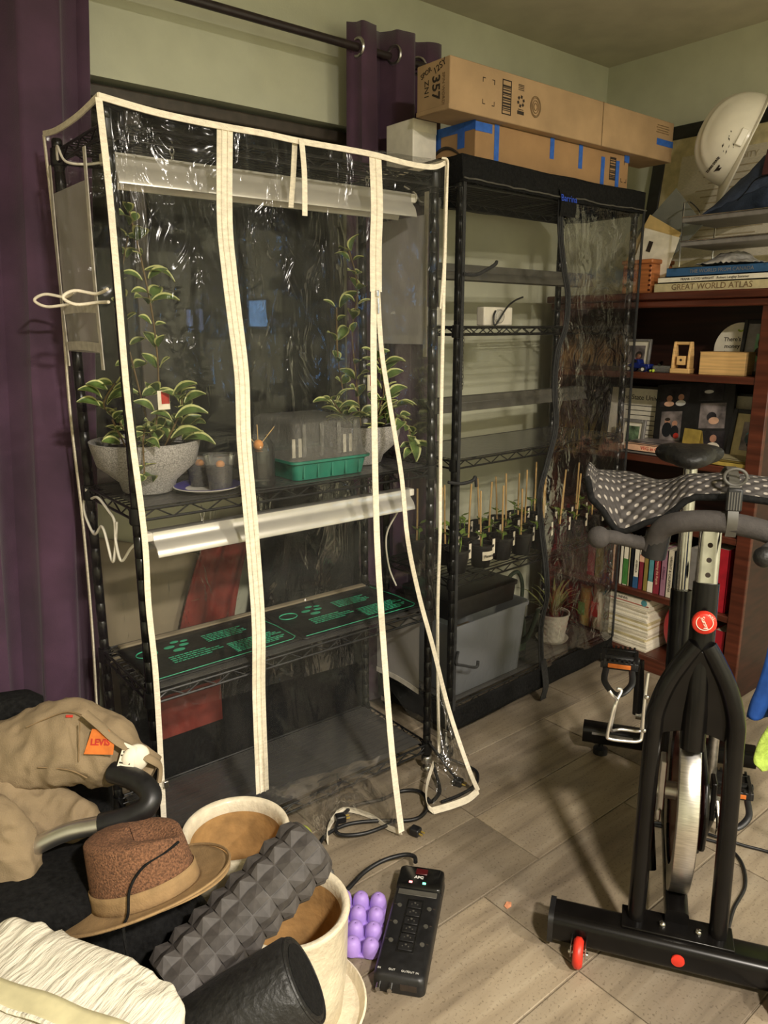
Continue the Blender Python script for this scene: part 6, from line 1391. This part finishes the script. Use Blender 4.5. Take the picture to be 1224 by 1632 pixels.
# smooth black roller
A_, B_, t_, e1, e2 = roller_axes((.566, .893, .345), (.31, 1.03, .19))
br = thing('black_roller', 'smooth black leatherette roller leaning on the front cream pot', 'roller', (0, 0, 0))
prof = []
ring_r = [(0, .062), (.004, .070), (.012, .0745)]
pts = [A_+t_*u for u, _ in ring_r]+[B_-t_*.006, B_]; rad = [r for _, r in ring_r]+[.0745, .070]
obj('roll', MB().tube(pts, rad, 48), 'black_rubber', br, smooth=True)
obj('end_disc', MB().tube([A_-t_*.0015, A_+t_*.001], .058, 40), 'black_fabric', br, smooth=True)
obj('end_piping', MB().tube([A_+t_*.003+(e1*cos(a)+e2*sin(a))*.068 for a in [2*pi*i/48 for i in range(48)]], .003, 6, closed=True), 'black_rubber', br, smooth=True)
# white sack
sk = thing('white_sack', 'puffy white woven plastic sack closed with yellowed tape', 'sack', (.165, 1.02, .0), radians(-64))
def sackf(u, v):
    a = 2*pi*u; e = .38; w = 1-.06*cos(v*6)
    prof_ = min(1, (v/.10)**.5) if v < .10 else 1
    if v > .72: prof_ = max(.0, 1-((v-.72)/.28)**2.6)
    cx = abs(cos(a))**e*(1 if cos(a) > 0 else -1); cy = abs(sin(a))**e*(1 if sin(a) > 0 else -1)
    z = .425*(1-(1-min(1, v/.78))**1.0) if v < .78 else .425+.012*sin((v-.78)/.22*pi/2)
    x, y = .205*prof_*cx, .155*prof_*cy
    pl_ = .0018*sin(x*150+y*20+3*nz(y*9, x*5, 2))*(.3+.7*min(1, abs(y)/.12))+.008*nz(x*12, y*12, z*12)+.004*nz(x*35, y*35, z*30)
    s_ = 1+pl_/.2
    return (x*s_, y*s_, .002+z*(1+.012*nz(x*9, y*9, 4))+(pl_*.9 if v > .7 else 0))
gs = MB().grid(sackf, 120, 60, cu=True)
obj('sack', gs, 'bag_white', sk, smooth=True)
def seam(u, v): 
    x = -.19+.36*u; y = -.02+.042*v+.03*u; return (x, y, .445+.007*nz(x*12, y*12, 3)-.02*max(0, (abs(x)-.13)/.07)**2)
obj('tape', MB().grid(seam, 30, 5), 'bag_tape', sk, smooth=True, solid=.001)
obj('stitched_seam', MB().tube([Vector(seam(i/40, 0))+Vector((0, 0, .002+.002*nz(i*.7, 0, 1))) for i in range(41)], .0035, 6), 'bag_white', sk, smooth=True)
# ------------------------------------------------------------------ small things on the floor
t = thing('egg_mould', 'lilac silicone egg tray lying beside the power strip', 'egg tray', (.925, 1.225, .001), atan2(.215, .27)+.1)
obj('tray', rbox([(.17, .125, 0), (.172, .127, .002), (.172, .127, .005), (.166, .121, .006)], .018), 'lilac', t, smooth=True)
for i in range(3):
    for j in range(2): pass
for i in range(-1, 3):
    for j in range(3):
        x, y = -.022+.048*i-(.0 if j != 1 else .0), -.043+.043*j
        if abs(x) > .085: continue
        obj('egg_cup', MB().lathe([(.0215, .005), (.0205, .018), (.017, .031), (.010, .0385), (.004, .0395), (.001, .0385)], 22, (x, y, 0), cap1=False), 'lilac', t, smooth=True)
ps = thing('power_strip', 'black surge protector strip with coaxial plugs lying on the floor', 'power strip', ((1.12+1.188+.853+.909)/4, (1.282+1.189+1.068+.986)/4, .001), atan2(1.282-1.068, 1.12-.853))
PL, PW = .345, .112
obj('case', rbox([(PL, PW, 0), (PL+.004, PW+.004, .004), (PL, PW, .036), (PL-.014, PW-.014, .043)], .012), 'black_plastic', ps, smooth=True)
obj('head_block', rbox([(.078, PW+.003, .03), (.076, PW, .046), (.070, PW-.008, .050)], .010), 'black_paint', ps, smooth=True, loc=(PL/2-.040, 0, 0))
obj('grey_band', MB().box((PL/2-.090, 0, .0425), (.018, PW-.016, .003)), 'smoke_grey', ps, bevel=.001)
obj('outlet_well', MB().box((-.022, 0, .0432), (.165, .040, .0012)), 'black_paint', ps, bevel=.0005)
for i in range(6):
    x = -.088+.026*i; o = obj('outlet', MB().box((x, 0, .0445), (.021, .032, .0015)), 'black_plastic', ps, bevel=.0008)
    obj('slots', MB().box((x, -.007, .0455), (.003, .0025, .0008)).box((x, .007, .0455), (.003, .0025, .0008)).cyl((x+.005, 0, .045), (x+.005, 0, .0459), .0026, 8), 'smoke_grey', o)
for i in range(3):
    for s in (-1, 1):
        x = -.075+.055*i; obj('outlet', MB().lathe([(.0055, .0425), (.0055, .0452)], 14, (x, s*.036, 0)), 'smoke_grey', ps, smooth=True)
        obj('slot', MB().box((x+.003, s*.047, .0434), (.002, .006, .0008)), 'box_ink', ps)
obj('switch', MB().box((PL/2-.022, 0, .0505), (.020, .030, .004)), 'dark_red_lens', ps, bevel=.002)
obj('led', MB().box((PL/2-.062, .022, .0500), (.006, .008, .002)), 'led_red', ps); obj('led', MB().box((PL/2-.062, -.012, .0500), (.006, .008, .002)), 'led_green', ps)
text('lettering', 'APC', .012, 'print_grey', ps, frame((PL/2-.043, .004, .0503), (0, -1, 0), (1, 0, 0)), bold=.0005)
for y, s in ((.046, 'IN'), (.018, 'OUT'), (-.01, 'OUT'), (-.024, 'OUT'), (-.038, 'IN')): text('lettering', s, .007, 'print_grey', ps, frame((-PL/2+.018, y, .0433), (0, -1, 0), (1, 0, 0)))
for y in (.042, .016): obj('coaxial_socket', MB().cyl((-PL/2, y, .022), (-PL/2-.018, y, .022), .0055, 10), 'chrome', ps, smooth=True); 
obj('phone_sockets', MB().box((-PL/2-.001, -.022, .020), (.003, .036, .014)), 'box_ink', ps)
wx = lambda x, y, z: tuple(Matrix.Rotation(-ps.rotation_euler.z, 3, 'Z')@(Vector((x, y, z))-Vector(ps.location)))
cord('power_cord', [wx(1.165, 1.283, .030), wx(1.175, 1.30, .032), wx(1.16, 1.325, .030), wx(1.11, 1.35, .022), wx(1.05, 1.355, .014), wx(.985, 1.338, .010), wx(.93, 1.33, .008), wx(.86, 1.33, .008)], .0058, 'black_plastic', ps, 9)
# extension cord looped at the foot of the clear cover
ec = thing('extension_cord', 'black extension cord looped on the floor below the open flap', 'cord', (0, 0, 0))
cord('cable', [(.965, 1.50, .008), (.998, 1.505, .009), (1.06, 1.545, .010), (1.14, 1.545, .010), (1.22, 1.50, .010), (1.29, 1.445, .010), (1.34, 1.44, .012), (1.385, 1.475, .014), (1.40, 1.53, .014), (1.36, 1.57, .010), (1.29, 1.575, .010), (1.20, 1.60, .012), (1.12, 1.57, .010), (1.09, 1.52, .014), (1.15, 1.475, .016), (1.25, 1.46, .016)], .0055, 'black_plastic', ec, 8)
cord('cable', [(1.50, 1.575, .05), (1.48, 1.53, .02), (1.45, 1.49, .010), (1.40, 1.47, .010), (1.385, 1.475, .024)], .0055, 'black_plastic', ec, 8)
cord('cable', [(1.51, 1.60, .10), (1.54, 1.585, .06), (1.60, 1.555, .02), (1.62, 1.50, .010), (1.57, 1.45, .010), (1.49, 1.44, .010), (1.42, 1.45, .010)], .005, 'black_plastic', ec, 8)
cord('cable', [(1.505, 1.60, .11), (1.53, 1.57, .06), (1.535, 1.535, .03), (1.53, 1.50, .02)], .004, 'black_plastic', ec, 8)
for p, a in (((1.53, 1.49, .012), .4), ((1.135, 1.575, .016), 1.2), ((1.265, 1.395, .014), .3)):
    pg = obj('plug', MB().box(p, (.026, .030, .022), rz=a), 'black_plastic', ec, bevel=.004)
    for s in (-1, 1): obj('prong', MB().box((p[0]+sin(a)*.02+s*.006*cos(a), p[1]-cos(a)*.02+s*.006*sin(a), p[2]), (.0015, .014, .005), rz=a), 'brass_paper', pg)
# clamp lamp at the rack foot
t = thing('swivel_caster', 'shiny loose caster standing by the front right rack foot', 'caster', (1.605, 1.625, .0), .4)
obj('wheel', MB().lathe([(.008, -.011), (.024, -.011), (.027, -.006), (.027, .006), (.024, .011), (.008, .011)], 22, (0, 0, .028), Matrix.Rotation(pi/2, 3, 'Y')), 'black_paint', t, smooth=True)
obj('yoke', MB().box((-.015, 0, .042), (.003, .02, .034)).box((.015, 0, .042), (.003, .02, .034)).box((0, 0, .060), (.034, .028, .004)).lathe([(.011, .062), (.011, .072), (.006, .078), (.006, .10)], 12), 'galvanised', t, bevel=.001)
# loose cable behind the bike
bc_ = thing('floor_cable', 'thin black cable trailing over the floor behind the bike', 'cord', (0, 0, 0))
cord('cable', [(1.80, 1.02, .006), (1.85, .93, .006), (1.87, .87, .006), (1.89, .81, .006), (1.86, .75, .006), (1.78, .70, .006), (1.68, .68, .006), (1.60, .655, .006)], .0042, 'black_plastic', bc_, 7)
cord('cable', [(1.82, 1.0, .006), (1.88, .93, .006), (1.90, .85, .010), (1.93, .78, .006), (1.96, .70, .006), (1.94, .60, .006)], .0042, 'black_plastic', bc_, 7)
tag_ = thing('care_tag', 'folded white paper tag lying on the floor behind the flywheel', 'paper tag', (1.985, .90, .001), .3)
obj('leaf', MB().box((0, 0, .006), (.06, .04, .0012), rot=Matrix.Rotation(.2, 3, 'Y')), 'paper', tag_)
obj('print', MB().box((0, .006, .0072), (.05, .003, .0006), rot=Matrix.Rotation(.2, 3, 'Y')).box((0, -.004, .0072), (.05, .003, .0006), rot=Matrix.Rotation(.2, 3, 'Y')), 'box_ink', tag_)
# tennis ball and crumpled wrap near the cream pot
t = tag(obj('tennis_ball', MB().ball((0, 0, .033), .033, 20), 'ball_green', smooth=True, loc=(.985, 1.555, .001)), 'yellow green ball on the floor behind the round cream pot', 'ball')
def wrapf(u, v):
    a = 2*pi*u; b = pi*(v-.5); r = cos(b); k = 1+.25*nz(cos(a)*3, sin(a)*3, b*3)
    return (.045*r*cos(a)*k, .032*r*sin(a)*k, .028+.027*sin(b)*k)
tag(obj('plastic_wrap', MB().grid(wrapf, 24, 14, cu=True), 'clear_plastic', smooth=True, loc=(.93, 1.395, .001)), 'crumpled clear plastic wrap on the floor behind the front pot', 'wrap')
t = tag(obj('leaf_scrap', MB().add([(-.012, -.006, .001), (.002, -.008, .002), (.014, .002, .001), (.004, .009, .004), (-.010, .005, .001)], [(0, 1, 2, 3, 4)]), 'leaf_pink', solid=.001, loc=(1.262, 1.045, .001)), 'tiny dry orange leaf on the floor tiles', 'leaf')
# ------------------------------------------------------------------ wall displays behind the viewer (seen mirrored in the window)
mat('screen_blue', rgb(70, 130, 220), .3, var=.25, scale=8, emit=((.25, .55, 1.0, 1), 9.0)); mat('screen_grey', rgb(120, 130, 170), .3, var=.25, scale=8, emit=((.5, .6, .95, 1), 4.5))
for i, (y, z, w, h, m_) in enumerate(((-.66, 1.50, .42, .24, 'screen_blue'), (-1.66, 1.47, .36, .20, 'screen_grey'))):
    t = thing('wall_monitor', ['thin wall monitor showing a bright blue screen', 'thin wall monitor showing a dim grey screen'][i], 'monitor', (RX1-.012, y, z), 0, 'wall monitors')
    obj('bezel', MB().box((-.012, 0, 0), (.022, w, h)), 'black_plastic', t, bevel=.003)
    obj('screen', MB().box((-.0236, 0, 0), (.0012, w-.03, h-.03)), m_, t)
    obj('mount', MB().box((.005, 0, 0), (.012, .1, .1)), 'black_metal', t)
